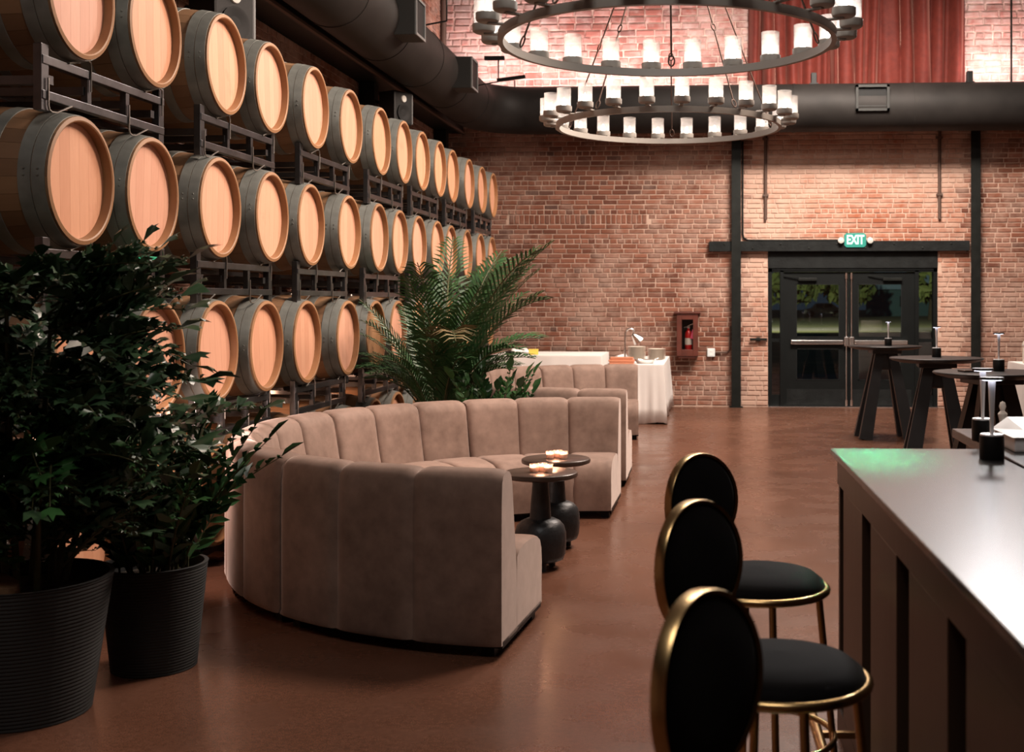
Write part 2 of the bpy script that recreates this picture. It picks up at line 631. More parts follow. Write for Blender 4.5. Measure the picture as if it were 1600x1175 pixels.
# ------------------------------------------------------------------ the room
WL, WB, WR, WF, ZC = -4.09, 18.2, 8.0, -4.0, 7.2
tag(MB().box((WL - 0.3, WF - 0.3, -0.2), (WR + 0.3, WB + 0.55, 0.0)).obj('floor', 'floor'), 'reddish brown stained concrete floor with a soft gloss', kind='structure')
tag(MB().box((WL - 0.3, WF - 0.3, ZC), (WR + 0.3, WB + 0.3, ZC + 0.2)).obj('ceiling', 'ceiling'), kind='structure')
tag(MB().box((WR, WF - 0.3, 0.0), (WR + 0.3, WB + 0.3, ZC)).obj('wall_right', 'plaster'), kind='structure')
tag(MB().box((WL - 0.3, WF - 0.3, 0.0), (WR, WF, ZC)).obj('wall_front', 'plaster'), kind='structure')
# back wall: mortar body with a door opening, bricks proud of it
DX0, DX1, DZ = 0.905, 3.43, 2.36
mb = MB()
mb.box((WL - 0.3, WB, 0.0), (DX0, WB + 0.3, DZ))
mb.box((DX1, WB, 0.0), (WR, WB + 0.3, DZ))
mb.box((WL - 0.3, WB, DZ), (WR, WB + 0.3, 4.6))
wall_back = tag(mb.obj('wall_back', 'mortar'), 'old red brick back wall with whitewash traces', kind='structure')
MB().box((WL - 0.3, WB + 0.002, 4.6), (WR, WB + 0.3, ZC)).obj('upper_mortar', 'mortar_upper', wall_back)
wall_left = tag(MB().box((WL - 0.3, WF, 0.0), (WL, WB, ZC)).obj('wall_left', 'mortar'), 'old red brick side wall behind the barrels', kind='structure')


def brick_verts(x0, x1, z0, z1, d, ch, wob=0.0, seed=0):
    rnd = random.Random(seed)
    j = lambda: rnd.uniform(-wob, wob)
    d = d * rnd.uniform(0.7, 1.25)
    o = [(x0, z0), (x1, z0), (x1, z1), (x0, z1)]
    i = [(x0 + ch + j(), z0 + ch + j()), (x1 - ch + j(), z0 + ch + j()), (x1 - ch + j(), z1 - ch + j()), (x0 + ch + j(), z1 - ch + j())]
    o = [(a + j(), b + j()) for a, b in o]
    v = [(a, 0.01, b) for a, b in o] + [(a, -d + ch * 0.7, b) for a, b in o] + [(a, -d, b) for a, b in i]
    f = [(8, 9, 10, 11)]
    for k in range(4):
        k2 = (k + 1) % 4
        f.append((k, k2, 4 + k2, 4 + k))
        f.append((4 + k, 4 + k2, 8 + k2, 8 + k))
    return v, f


def brick_field(x0, x1, z0, z1, pitch, blen, joint, wob, skip, seed, clip=lambda a, b, z: (a, b)):
    """list of (x0,x1,z0,z1) bricks in running courses, every sixth one a header course"""
    rnd = random.Random(seed)
    out = []
    z = z0
    row = 0
    while z + pitch * 0.6 < z1:
        header = row % 6 == 3
        bl = blen / 2 - joint / 2 if header else blen
        x = x0 - rnd.uniform(0, blen)
        while x < x1:
            l = bl * rnd.uniform(0.93, 1.06)
            a, b = max(x, x0), min(x + l, x1)
            a, b = clip(a, b, z)
            if b - a > 0.05 and not skip(a, b, z, z + pitch):
                out.append((a, b, z + joint / 2, z + pitch - joint / 2))
            x += l + joint
        z += pitch
        row += 1
    return out


def door_gap(a, b, z0, z1):
    return b > DX0 + 0.01 and a < DX1 - 0.01 and z0 < DZ - 0.02


def door_clip(a, b, z):
    if z < DZ - 0.02:
        if a < DX0 < b:
            b = DX0 - 0.002
        elif a < DX1 < b:
            a = DX1 + 0.002
    if 2.76 < z < 2.87:
        if a < -3.05 < b:
            b = -3.06
        elif a < -0.9 < b:
            a = -0.89
    return a, b


def skip_low(a, b, z0, z1):
    # a soldier course of upright bricks replaces two courses
    return door_gap(a, b, z0, z1) or (a > -3.06 and b < -0.89 and 2.76 < z0 < 2.87)


def is_door_zone(a, b, z):
    return 0.50 < a and b < 3.88


ZSPLIT = 4.55
low = brick_field(WL + 0.01, 6.2, 0.02, ZSPLIT, 0.0742, 0.206, 0.0155, 0, skip_low, 3, door_clip)
zs_ = min(q[2] for q in low if q[0] > 0.2 and q[2] > 2.76) - 0.0
low += [(-3.02 + 0.078 * k, -3.02 + 0.078 * k + 0.062, zs_ + 0.001, zs_ + 0.132) for k in range(27)]
upp = brick_field(WL + 0.01, 6.2, ZSPLIT + 0.02, ZC - 0.1, 0.104, 0.25, 0.017, 0, lambda *a: False, 4)
singles = [q for q in upp if q[2] > 4.8 and q[3] < 6.3 and (q[1] < 0.58 or (q[0] > 3.8 and q[1] < 4.8))]
random.Random(5).shuffle(singles)
singles = singles[:240]
doorpick = [q for q in low if is_door_zone(q[0], q[1], q[2]) and 2.55 < q[2] < 3.9]
random.Random(6).shuffle(doorpick)
singles_low = doorpick[:58]
ss = set(singles) | set(singles_low)
for kind, src, mat_fn in (('a', low, None), ('b', upp, None)):
    groups = {}
    for n_, q in enumerate(src):
        if q in ss:
            continue
        if kind == 'b':
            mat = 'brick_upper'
        else:
            mat = 'brick_door' if is_door_zone(q[0], q[1], q[2]) else 'brick'
        g_ = groups.setdefault(mat, MB())
        v, f = brick_verts(q[0], q[1], q[2], q[3], 0.012 if kind == 'a' else 0.022, 0.006 if kind == 'a' else 0.016, 0.002 if kind == 'a' else 0.008, n_)
        g_.add(v, f)
    for mat, g_ in groups.items():
        o = g_.obj('brickwork', mat, wall_back, loc=(0, WB, 0))
        o['kind'] = 'stuff'


def single_bricks(src, mat, dep, ch, wob, parent, xf):
    var = {}
    for n_, q in enumerate(src):
        key = (round((q[1] - q[0]) / 0.03), n_ % 3)
        if key not in var:
            w, h = q[1] - q[0], q[3] - q[2]
            v, f = brick_verts(-w / 2, w / 2, -h / 2, h / 2, dep, ch, wob, n_)
            me = MB().add(v, f).mesh('brick')
            me.materials.append(M[mat])
            var[key] = (me, w)
        me, w = var[key]
        o = bpy.data.objects.new('brick', me)
        COL.objects.link(o)
        o.parent = parent
        xf(o, (q[0] + q[1]) / 2, (q[2] + q[3]) / 2, (q[1] - q[0]) / w)


def xf_back(o, x, z, s):
    o.location = (x, WB, z)
    o.scale = (s, 1, 1)


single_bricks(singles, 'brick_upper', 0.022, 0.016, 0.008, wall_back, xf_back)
single_bricks(singles_low, 'brick_door', 0.012, 0.006, 0.002, wall_back, xf_back)
# left wall bricks (u runs along the wall, world y)
lw = brick_field(1.0, WB - 0.02, 0.3, 6.6, 0.0742, 0.208, 0.012, 0, lambda *a: False, 9)
lsing = [q for q in lw if 3.35 < q[2] < 4.05 and 6.5 < q[0] and q[1] < 13.5]
random.Random(8).shuffle(lsing)
lsing = lsing[:290]
ls = set(lsing)
g_ = MB()
for n_, q in enumerate(lw):
    if q not in ls:
        v, f = brick_verts(q[0], q[1], q[2], q[3], 0.012, 0.006, 0.002, n_)
        g_.add(v, f)
o = g_.obj('brickwork', 'brick', wall_left, loc=(WL, 0, 0), rot=(0, 0, pi / 2))
o['kind'] = 'stuff'


def xf_left(o, u, z, s):
    o.location = (WL, u, z)
    o.rotation_euler = (0, 0, pi / 2)
    o.scale = (s, 1, 1)


single_bricks(lsing, 'brick', 0.012, 0.006, 0.002, wall_left, xf_left)

# ------------------------------------------------------------------ columns, beam, pipes on the back wall
YB = WB - 0.012


def column(x0, x1, y0, z1, label):
    r = empty('column', ((x0 + x1) / 2, y0, 0), label=label, kind='structure')
    w = (x1 - x0) / 2
    m = MB()
    m.box((-w, -0.012, 0.012), (w, 0.0, z1), ch=0)
    m.box((-0.008, 0.0, 0.012), (0.008, 0.11, z1))
    m.obj('flange', 'steel', r)
    MB().box((-w - 0.03, -0.03, 0), (w + 0.03, 0.13, 0.012)).obj('base_plate', 'steel', r)
    return r


column(0.355, 0.495, YB - 0.13, 4.6, 'black steel column on the brick wall beside the fire extinguisher cabinet')
column(3.89, 4.03, YB - 0.13, 4.6, 'black steel column on the brick wall past the exit doors')
r = empty('beam', (1.95, YB - 0.08, 2.42), label='black steel beam running over the exit doors', kind='structure')
m = MB()
m.box((-1.93, -0.02, -0.075), (1.93, 0.0, 0.075))
m.box((-1.93, 0.0, 0.060), (1.93, 0.07, 0.075))
m.box((-1.93, 0.0, -0.075), (1.93, 0.07, -0.060))
m.obj('channel', 'header', r)
m = MB()
for k in range(9):
    m.lathe([(0.0, 0.012), (0.014, 0.008), (0.014, 0.0)], 8, T(-1.7 + 0.42 * k, -0.02, 0.03 * (-1) ** k) @ RX(pi / 2))
m.obj('bolt', 'steel', r)
for x, lb in ((0.868, 'thin rusty pipe running down the brick beside the steel column'), (3.45, 'thin rusty pipe running down the brick above the doors')):
    r = empty('conduit', (x, YB - 0.03, 2.82), label=lb, cat='pipe')
    MB().tube([(0, 0, 0), (0, 0, 4.2)], 0.024, 8).obj('pipe', 'conduit', r, 60)
    m = MB()
    for z in (0.35, 1.2):
        m.box((-0.045, -0.03, z), (0.045, 0.03, z + 0.03))
    m.obj('clamp', 'conduit', r)
r = empty('pull_bar', (0.76, YB - 0.03, 1.02), label='short black iron bar fixed to the brick left of the doors', cat='bar')
MB().box((-0.13, -0.03, -0.018), (0.13, 0.0, 0.018), ch=0.006).obj('bar', 'steel', r)
MB().box((-0.03, 0.0, -0.03), (0.03, 0.03, 0.03)).obj('bracket', 'steel', r)
r['label'] = 'short black iron bar fixed to the brick beside the door frame'
tag(MB().tube([(0.525, YB - 0.02, 4.0), (0.525, YB - 0.02, 2.62), (0.54, YB - 0.02, 2.55), (0.60, YB - 0.02, 2.515), (0.9, YB - 0.02, 2.51), (2.05, YB - 0.02, 2.51)], 0.013, 8).obj('cable_conduit', 'steel', None, 60),
    'thin black conduit following the steel column and beam to the EXIT sign', 'pipe')
# pipe in the upper corner
tag(MB().tube([(WL + 0.06, WB - 0.07, 4.5), (WL + 0.06, WB - 0.07, 7.1)], 0.045, 10).obj('corner_pipe', 'conduit', None, 60),
    'dark pipe rising in the corner of the two brick walls', 'pipe')
# beams and posts along the left wall
tag(MB().box((WL, 0.0, 4.16), (-3.74, WB, 4.5)).obj('trim_1', 'steel'), 'black steel girder under the side duct', kind='structure')
tag(MB().box((-3.74, 0.0, 4.14), (-3.70, WB, 4.17)).obj('trim_2', 'conduit'), kind='structure')
for y, lb in ((13.9, 'black steel post on the side wall behind the barrels'), (17.75, 'black steel post in the corner behind the last barrels')):
    r = empty('column', (-3.98, y, 0), label=lb, kind='structure')
    MB().box((-0.09, -0.09, 0.0), (0.09, 0.09, 4.15)).obj('post', 'steel', r)

# ------------------------------------------------------------------ ducts
XD, ZD, RD = -3.36, 4.40, 0.345
r = empty('air_duct', (XD, 8.0, ZD), label='big dark round air duct running above the barrels and turning along the back wall', cat='duct')
yb_ = 17.5
pts = [(0, -9 + 0.8 * k, 0) for k in range(11)] + [(0, yb_ - 8.0 - 0.75, 0)]
for k in range(1, 9):
    a = pi / 2 * k / 8
    pts.append((0.75 - 0.75 * cos(a), yb_ - 8.75 + 0.75 * sin(a), -0.01 * k / 8))
x = 0.75
while x < 9.0:
    x += 0.8
    pts.append((x, yb_ - 8.0, -0.01))
MB().tube(pts, RD, 36).obj('tube', 'duct', r, 50)
for y in (-6.5, -5, -3.5, -2.0, -0.5, 1.0, 2.6, 4.1, 5.6, 7.1, 8.4):
    MB().tube([(0, y - 0.02, 0), (0, y + 0.02, 0)], RD + 0.006, 36).obj('seam', 'duct', r, 50)
for x in (1.2, 3.0, 4.6, 6.3, 7.9):
    MB().tube([(x - 0.02, yb_ - 8.0, -0.01), (x + 0.02, yb_ - 8.0, -0.01)], RD + 0.006, 36).obj('seam', 'duct', r, 50)
# side outlets
for y0, y1, zc in ((3.6, 3.98, 0.0), (6.38, 6.76, -0.03)):
    MB().box((0.15, y0, zc - 0.19), (0.50, y1, zc + 0.19), ch=0.006).obj('outlet_box', 'duct_box', r)
    m = MB()
    for a, b in (((y0, zc - 0.19), (y1, zc - 0.165)), ((y0, zc + 0.165), (y1, zc + 0.19)), ((y0, zc - 0.165), (y0 + 0.025, zc + 0.165)), ((y1 - 0.025, zc - 0.165), (y1, zc + 0.165))):
        m.box((0.50, a[0], a[1]), (0.515, b[0], b[1]))
    m.obj('flange', 'fixture_grey', r)
    MB().box((0.50, y0 + 0.025, zc - 0.165), (0.504, y1 - 0.025, zc + 0.165)).obj('grille', 'grille', r)
for y0, y1 in ((0.5, 0.88), (-2.6, -2.22)):
    MB().box((0.15, y0, -0.19), (0.50, y1, 0.19), ch=0.006).obj('outlet_box', 'duct_box', r)
# grilles on the back duct
for gx in (2.325, 5.1):
    cx_ = gx - XD
    m = MB()
    w, h = 0.235, 0.185
    y0 = yb_ - 8.0 - RD - 0.03
    for a, b in (((-w, -h), (w, -h + 0.035)), ((-w, h - 0.035), (w, h)), ((-w, -h), (-w + 0.035, h)), ((w - 0.035, -h), (w, h))):
        m.box((cx_ + a[0], y0, a[1] + 0.07), (cx_ + b[0], y0 + 0.10, b[1] + 0.07))
    m.obj('grille_frame', 'duct_box', r)
    MB().box((cx_ - w + 0.03, y0 + 0.05, -0.09), (cx_ + w - 0.03, y0 + 0.06, 0.23)).obj('grille', 'grille', r)
    MB().box((cx_ - w + 0.035, y0 + 0.03, -0.05), (cx_ + w - 0.035, y0 + 0.045, -0.035)).obj('damper_blade', 'duct_box', r)
for x in (7.7,):
    MB().box((x - 0.01, yb_ - 8.0 - 0.02, RD - 0.03), (x + 0.01, yb_ - 8.0 + 0.02, 2.8)).obj('hanger_strap', 'steel', r)

# uplight bars standing on the ducts
for k, (x, y, z, l, a, lb) in enumerate((
        (-2.75, 12.3, 4.80, 0.30, 0.0, 'short black light bar on a rod above the side duct, beside the nearer outlet box'),
        (-2.72, 15.2, 4.70, 0.26, 0.0, 'short black light bar on a rod beside the second outlet box of the duct'),
        (-2.85, 17.3, 4.83, 0.42, 0.12, 'tilted black light bar at the bend of the duct'))):
    r = empty('light_bar', (x, y, z), label=lb, cat='light')
    MB().box((-l / 2, -0.03, -0.025), (l / 2, 0.03, 0.025), RY(-a), ch=0.006).obj('bar', 'fixture', r)
    MB().tube([(0.05, 0, -0.03), (0.05, 0, -0.30), (-0.3, 0, -0.36)], 0.010, 6).obj('rod', 'fixture', r, 60)
    MB().box((-l / 2 + 0.02, 0.031, -0.01), (l / 2 - 0.02, 0.033, 0.012), RY(-a)).obj('lens', 'lens_grey', r)
for x, a, lb in ((-0.88, 0.5, 'small black fin of a lamp on the back duct behind the far chandelier'), (1.53, 0.0, 'small black uplight on the back duct under the curtain'), (3.75, 0.0, 'black uplight on the back duct below the curtain edge')):
    r = empty('duct_uplight', (x, 17.5, 4.735), label=lb, cat='light')
    MB().box((-0.04, -0.05, 0.0), (0.04, 0.05, 0.16), RY(-a), ch=0.008).obj('housing', 'fixture', r)
    MB().box((-0.06, -0.06, -0.02), (0.06, 0.06, 0.01)).obj('foot', 'fixture', r)


def speaker(x, y, z, s, lb, rz):
    r = empty('speaker', (x, y, z), rz, label=lb, cat='speaker')
    MB().box((-0.13 * s, -0.16 * s, -0.2 * s), (0.13 * s, 0.16 * s, 0.2 * s), ch=0.02).obj('cabinet', 'fixture', r)
    MB().lathe([(0.0, 0.0), (0.10 * s, 0.0), (0.11 * s, 0.012), (0.085 * s, 0.012), (0.03 * s, -0.005)], 20, T(0.132 * s, 0, -0.06 * s) @ RY(pi / 2)).obj('woofer', 'grille', r, 40)
    MB().lathe([(0.0, 0.01), (0.04 * s, 0.012), (0.045 * s, 0.0)], 16, T(0.132 * s, 0, 0.11 * s) @ RY(pi / 2)).obj('tweeter', 'lens_grey', r, 40)
    MB().box((-0.06 * s, 0.161 * s, -0.18 * s), (0.12 * s, 0.175 * s, 0.18 * s)).obj('side_plate', 'fixture_grey', r)
    MB().tube([(-0.13 * s, 0, 0.05), (-0.35 * s, 0, 0.12)], 0.02, 8).obj('bracket', 'fixture', r, 60)


speaker(-3.62, 8.75, 3.72, 1.15, 'black wall speaker above the third barrel of the top row', -0.5)
speaker(-3.62, 13.75, 3.83, 0.95, 'small black wall speaker beside the steel post above the barrels', -0.5)

# ------------------------------------------------------------------ red curtain
def curtain():
    nx, nz = 220, 14
    rnd = random.Random(3)
    x0, x1, z0, z1 = 0.60, 3.80, 4.45, 6.9
    cs = [0]
    while cs[-1] < 1:
        cs.append(cs[-1] + rnd.uniform(0.04, 0.095))
    v = []
    for j in range(nz + 1):
        t = j / nz
        z = z0 + (z1 - z0) * t
        for i in range(nx + 1):
            u = i / nx
            k = max(q for q in range(len(cs)) if cs[q] <= u + 1e-9)
            k2 = min(k + 1, len(cs) - 1)
            w = (u - cs[k]) / max(1e-6, cs[k2] - cs[k])
            fold = sin(pi * w) ** 0.8 if k2 > k else 0
            amp = 0.22 + 0.09 * sin(k * 2.3)
            y = WB - 0.05 - fold * amp * (0.75 + 0.25 * sin(3 * t + k)) - 0.012 * sin(u * 90 + t * 5)
            x = x0 + (x1 - x0) * u + 0.03 * sin(t * 2.5 + k * 1.3) * (1 if 0 < i < nx else 0.3)
            v.append((x, y, z))
    f = []
    for j in range(nz):
        for i in range(nx):
            a = j * (nx + 1) + i
            f.append((a, a + 1, a + nx + 2, a + nx + 1))
    m = MB()
    m.add(v, f)
    o = m.obj('curtain', 'curtain', None, 180)
    md = o.modifiers.new('thick', 'SOLIDIFY')
    md.thickness = 0.006
    tag(o, 'deep red velvet curtain hanging in heavy folds above the back duct', 'curtain')


curtain()

# ------------------------------------------------------------------ entrance doors
D = empty('door_1', ((DX0 + DX1) / 2, WB, 0), label='black glazed double exit doors with steel push bars', kind='structure')
hw = (DX1 - DX0) / 2
m = MB()
m.box((-hw, -0.02, 2.09), (hw, 0.12, DZ), ch=0.006)
m.obj('header_panel', 'header', D)
m = MB()
m.box((-hw, 0.0, 0), (-hw + 0.06, 0.14, 2.09))
m.box((hw - 0.06, 0.0, 0), (hw, 0.14, 2.09))
m.box((-hw, 0.0, 2.035), (hw, 0.14, 2.09))
m.box((-hw + 0.06, -0.012, 2.06), (hw - 0.06, 0.02, 2.075))
m.box((-hw + 0.185, 0.0, 0), (-hw + 0.235, 0.14, 2.09))
m.box((hw - 0.335, 0.0, 0), (hw - 0.275, 0.14, 2.09))
m.obj('door_frame', 'door_paint', D)
MB().box((-hw, -0.05, 0), (hw, 0.16, 0.012)).obj('threshold', 'chrome', D)
for xa, xb in ((-hw + 0.06, -hw + 0.185), (hw - 0.275, hw - 0.06)):
    m = MB()
    m.box((xa, 0.05, 0), (xb, 0.09, 0.18))
    m.box((xa, 0.05, 0.98), (xb, 0.09, 1.03))
    m.obj('sidelight_rail', 'door_paint', D)
    MB().box((xa, 0.066, 0.18), (xb, 0.074, 2.04)).obj('sidelight_pane', 'pane', D)


def leaf(xa, xb, hinge):
    lf = empty('door_leaf', (0, 0.03, 0))
    lf.parent = D
    w = xb - xa
    st = 0.19
    i0, i1 = xa + (st if hinge < 0 else 0.135), xb - (0.135 if hinge < 0 else st)
    m = MB()
    m.box((xa, 0, 0.015), (i0, 0.045, 2.03))
    m.box((i1, 0, 0.015), (xb, 0.045, 2.03))
    m.box((i0, 0, 0.015), (i1, 0.045, 0.405))
    m.box((i0, 0, 0.88), (i1, 0.045, 1.05))
    m.box((i0, 0, 1.855), (i1, 0.045, 2.03))
    m.obj('leaf_frame', 'door_paint', lf)
    MB().box((xa + 0.05, -0.004, 0.03), (xb - 0.05, 0.0, 0.27)).obj('kick_plate', 'header', lf)
    m = MB()
    for z0, z1 in ((0.405, 0.88), (1.05, 1.855)):
        for a, b in (((i0, z0), (i1, z0 + 0.012)), ((i0, z1 - 0.012), (i1, z1)), ((i0, z0), (i0 + 0.012, z1)), ((i1 - 0.012, z0), (i1, z1))):
            m.box((a[0], -0.006, a[1]), (b[0], 0.0, b[1]))
    m.obj('glazing_bead', 'header', lf)
    MB().box((i0, 0.018, 1.05), (i1, 0.026, 1.855)).obj('upper_pane', 'pane', lf)
    MB().box((i0, 0.018, 0.405), (i1, 0.026, 0.88)).obj('lower_pane', 'pane', lf)
    pb = empty('panic_bar', (0, 0, 0))
    pb.parent = lf
    rx = xb - 0.035 if hinge < 0 else xa + 0.035
    px0, px1 = (xa + 0.11, xb - 0.08) if hinge < 0 else (xa + 0.08, xb - 0.11)
    MB().box((px0, -0.06, 0.945), (px1, -0.005, 1.01), ch=0.008).obj('push_bar', 'chrome', lf)
    MB().box((rx - 0.035, -0.07, 0.92), (rx + 0.035, -0.005, 1.06), ch=0.008).obj('latch_case', 'chrome', lf)
    bpy.data.objects.remove(pb)
    MB().tube([(rx, -0.03, 0.05), (rx, -0.03, 2.0)], 0.009, 8).obj('vertical_rod', 'chrome', lf, 60)
    m = MB()
    m.tube([(rx, -0.03, 0.02), (rx, -0.03, 0.11)], 0.022, 8)
    m.tube([(rx, -0.03, 1.93), (rx, -0.03, 2.02)], 0.02, 8)
    m.obj('rod_guide', 'chrome', lf, 60)
    cxx = i0 + 0.17 if hinge < 0 else i1 - 0.14
    MB().box((cxx - 0.14, -0.06, 1.90), (cxx + 0.14, -0.002, 1.945), ch=0.006).obj('door_closer', 'steel', lf)
    MB().beam((cxx - 0.1, -0.05, 1.955), (cxx - 0.36, -0.03, 1.985), 0.018, 0.01).obj('closer_arm', 'steel', lf)
    return lf


leaf(-hw + 0.235, -0.055, -1)
leaf(-0.048, hw - 0.335, 1)

# exit sign
r = empty('exit_sign', (2.195, YB - 0.12, 2.40), label='lit green EXIT sign with two round emergency lamps over the doors', cat='sign')
m = MB()
w, h, c = 0.16, 0.105, 0.03
pr = [(-w + c, -h), (w - c, -h), (w, -h + c), (w, h - c), (w - c, h), (-w + c, h), (-w, h - c), (-w, -h + c)]
v = [(x, 0.0, z + h) for x, z in pr] + [(x, 0.06, z + h) for x, z in pr]
m.add(v, [tuple(range(8)), tuple(range(8, 16))[::-1]] + [(k, k + 8, (k + 1) % 8 + 8, (k + 1) % 8) for k in range(8)])
m.obj('sign_case', 'exit_green', r, fix=True)
fc = bpy.data.curves.new('lettering', 'FONT')
fc.body = 'EXIT'
fc.size = 0.17
fc.align_x = 'CENTER'
fc.align_y = 'CENTER'
fc.extrude = 0.004
fc.offset = 0.005
fc.space_character = 0.95
tmp = link('lettering_curve', fc)
me_ = bpy.data.meshes.new_from_object(tmp)
bpy.data.objects.remove(tmp)
me_.materials.clear()
fo = link('lettering', me_, 'exit_white', r, (0, -0.006, h), (pi / 2, 0, 0))
fo.scale = (0.78, 1.12, 1)
for sx in (-1, 1):
    MB().lathe([(0, 0.05), (0.045, 0.04), (0.048, 0.0), (0.03, -0.03), (0, -0.035)], 16, T(sx * 0.215, -0.01, 0.10) @ RX(pi / 2)).obj('emergency_lamp', 'lens_grey', r, 50)
    MB().tube([(sx * 0.15, 0.02, 0.10), (sx * 0.215, 0.02, 0.10)], 0.012, 8).obj('lamp_arm', 'fixture_grey', r, 60)

# extinguisher cabinet
r = empty('extinguisher_cabinet', (-0.305, YB, 0.77), label='dark red wooden cabinet on the brick wall holding a fire extinguisher', cat='cabinet')
MB().box((-0.16, -0.02, 0.0), (0.16, 0.0, 0.64)).obj('back_panel', 'cab_inside', r)
for a, b in (((-0.16, -0.17, 0), (-0.135, -0.02, 0.64)), ((0.135, -0.17, 0), (0.16, -0.02, 0.64)), ((-0.135, -0.17, 0), (0.135, -0.02, 0.025)), ((-0.135, -0.17, 0.615), (0.135, -0.02, 0.64))):
    MB().box(a, b).obj('side_board', 'mahogany', r)
fr_ = MB()
for a, b in (((-0.16, 0), (-0.085, 0.64)), ((0.085, 0), (0.16, 0.64)), ((-0.085, 0), (0.085, 0.10)), ((-0.085, 0.55), (0.085, 0.64))):
    fr_.box((a[0], -0.195, a[1]), (b[0], -0.17, b[1]), ch=0.004)
dr = fr_.obj('cabinet_door', 'mahogany', r)
MB().box((-0.085, -0.186, 0.10), (0.085, -0.181, 0.55)).obj('pane', 'cab_pane', dr)
MB().box((-0.20, -0.22, 0.64), (0.20, 0.0, 0.665), ch=0.006).obj('cornice', 'mahogany', r)
MB().box((-0.13, -0.18, -0.03), (0.13, 0.0, 0.0), ch=0.004).obj('base_trim', 'mahogany', r)
e = empty('fire_extinguisher', (-0.29, YB - 0.10, 0.80), label='red fire extinguisher with pink tag inside the wooden wall cabinet', cat='extinguisher')
MB().lathe([(0.0, 0.0), (0.052, 0.0), (0.055, 0.01), (0.055, 0.28), (0.045, 0.33), (0.018, 0.36), (0.018, 0.39), (0, 0.39)], 20).obj('cylinder', 'red', e, 40)
MB().lathe([(0.0565, 0.14), (0.0565, 0.24)], 20, close=False).obj('label_band', 'ceramic', e, 40)
m = MB()
m.box((-0.02, -0.02, 0.39), (0.02, 0.02, 0.42))
m.beam((-0.01, -0.01, 0.42), (0.07, -0.03, 0.455), 0.02, 0.008)
m.beam((-0.01, -0.01, 0.41), (-0.07, -0.03, 0.40), 0.02, 0.01)
m.obj('valve_handle', 'chrome', e)
MB().tube([(-0.03, -0.02, 0.40), (-0.075, -0.02, 0.34), (-0.062, -0.02, 0.12)], 0.009, 8).obj('hose', 'fixture', e, 60)
MB().box((-0.025, -0.062, 0.235), (0.045, -0.058, 0.375), RY(0.22)).obj('tag', 'pink', e)
# outlet
r = empty('outlet_box', (0.05, YB, 0.82), label='pale surface outlet box on the brick beside the steel column', cat='outlet')
MB().box((-0.058, -0.05, -0.063), (0.058, 0.0, 0.063), ch=0.01).obj('box', 'outlet', r)
m = MB()
m.box((-0.02, -0.053, 0.012), (0.02, -0.05, 0.042))
m.box((-0.02, -0.053, -0.042), (0.02, -0.05, -0.012))
m.obj('socket', 'white', r)
MB().tube([(0.058, -0.025, 0), (0.24, -0.025, 0), (0.28, -0.025, 0.05), (0.29, -0.025, 0.4)], 0.012, 8).obj('conduit', 'conduit', r, 60)

# ------------------------------------------------------------------ outside, seen through the doors
tag(MB().box((-45, WB + 0.55, -0.35), (50, 220, -0.05)).obj('ground', 'lawn'), kind='structure')
tag(MB().box((-45, WB + 0.56, -0.05), (50, 27, -0.03)).obj('pavement', 'road'), kind='structure')
tag(MB().box((-45, 66, -0.05), (50, 74, -0.02)).obj('road', 'road'), kind='structure')


def blob_tree(x, y, h, w, lb, seed):
    rnd = random.Random(seed)
    r = empty('tree', (x, y, -0.06), label=lb, cat='tree')
    MB().tube([(0, 0, 0), (0.1, 0, h * 0.3), (0, 0.1, h * 0.6)], [0.25, 0.18, 0.1], 8).obj('trunk', 'bark', r, 60)
    m = MB()
    for k in range(420):
        a, b = rnd.uniform(0, 2 * pi), rnd.uniform(-0.9, 1)
        q = w * sqrt(max(0.05, 1 - b * b)) * rnd.uniform(0.5, 1.0)
        p = Vector((q * cos(a), q * sin(a), h * 0.62 + b * h * 0.38))
        s_ = rnd.uniform(0.35, 0.7)
        mm = T(*p) @ Euler((rnd.uniform(0, 6), rnd.uniform(0, 6), rnd.uniform(0, 6))).to_matrix().to_4x4()
        m.add([(-s_, 0, 0), (0, -s_ * 0.5, 0.1), (s_, 0, 0), (0, s_ * 0.5, 0.1)], [(0, 1, 2, 3)], mm)
    m.obj('foliage', 'tree', r)


blob_tree(7.2, 108, 5.6, 3.4, 'leafy tree outside seen through the narrow sidelight and first door pane', 1)
blob_tree(13.2, 114, 5.2, 2.6, 'dark tree outside at the middle of the double doors', 2)
blob_tree(19.0, 104, 6.2, 2.3, 'tall leafy tree outside seen through the far sidelight of the second door', 3)
r = empty('parked_car', (11.6, 122.0, -0.02), 0.0, 'small silver car parked across the road outside', 'car')
m = MB()
pr = [(-2.0, 0.35), (-1.95, 0.75), (-1.2, 0.9), (-0.7, 1.38), (0.75, 1.40), (1.35, 0.95), (1.95, 0.85), (2.05, 0.4)]
v = [(x, -0.8, z) for x, z in pr] + [(x, 0.8, z) for x, z in pr]
n = len(pr)
m.add(v, [tuple(range(n)), tuple(range(n, 2 * n))[::-1]] + [(k, (k + 1) % n, (k + 1) % n + n, k + n) for k in range(n)])
m.obj('body', 'car_paint', r, fix=True)
m = MB()
m.box((-0.75, -0.81, 0.92), (0.0, -0.80, 1.30))
m.box((0.08, -0.81, 0.92), (0.85, -0.80, 1.30))
m.obj('window', 'car_glass', r)
for x in (-1.25, 1.25):
    for y in (-0.72, 0.72):
        MB().lathe([(0, -0.1), (0.32, -0.1), (0.34, 0.0), (0.32, 0.1), (0, 0.1)], 16, T(x, y, 0.34) @ RX(pi / 2)).obj('wheel', 'tyre', r, 40)
r = empty('house', (22.5, 135.0, -0.06), 0.3, 'pale blue roofed house far outside the second door', 'house')
MB().box((-4, -3, 0), (4, 3, 3.0)).obj('wall', 'house_wall', r)
m = MB()
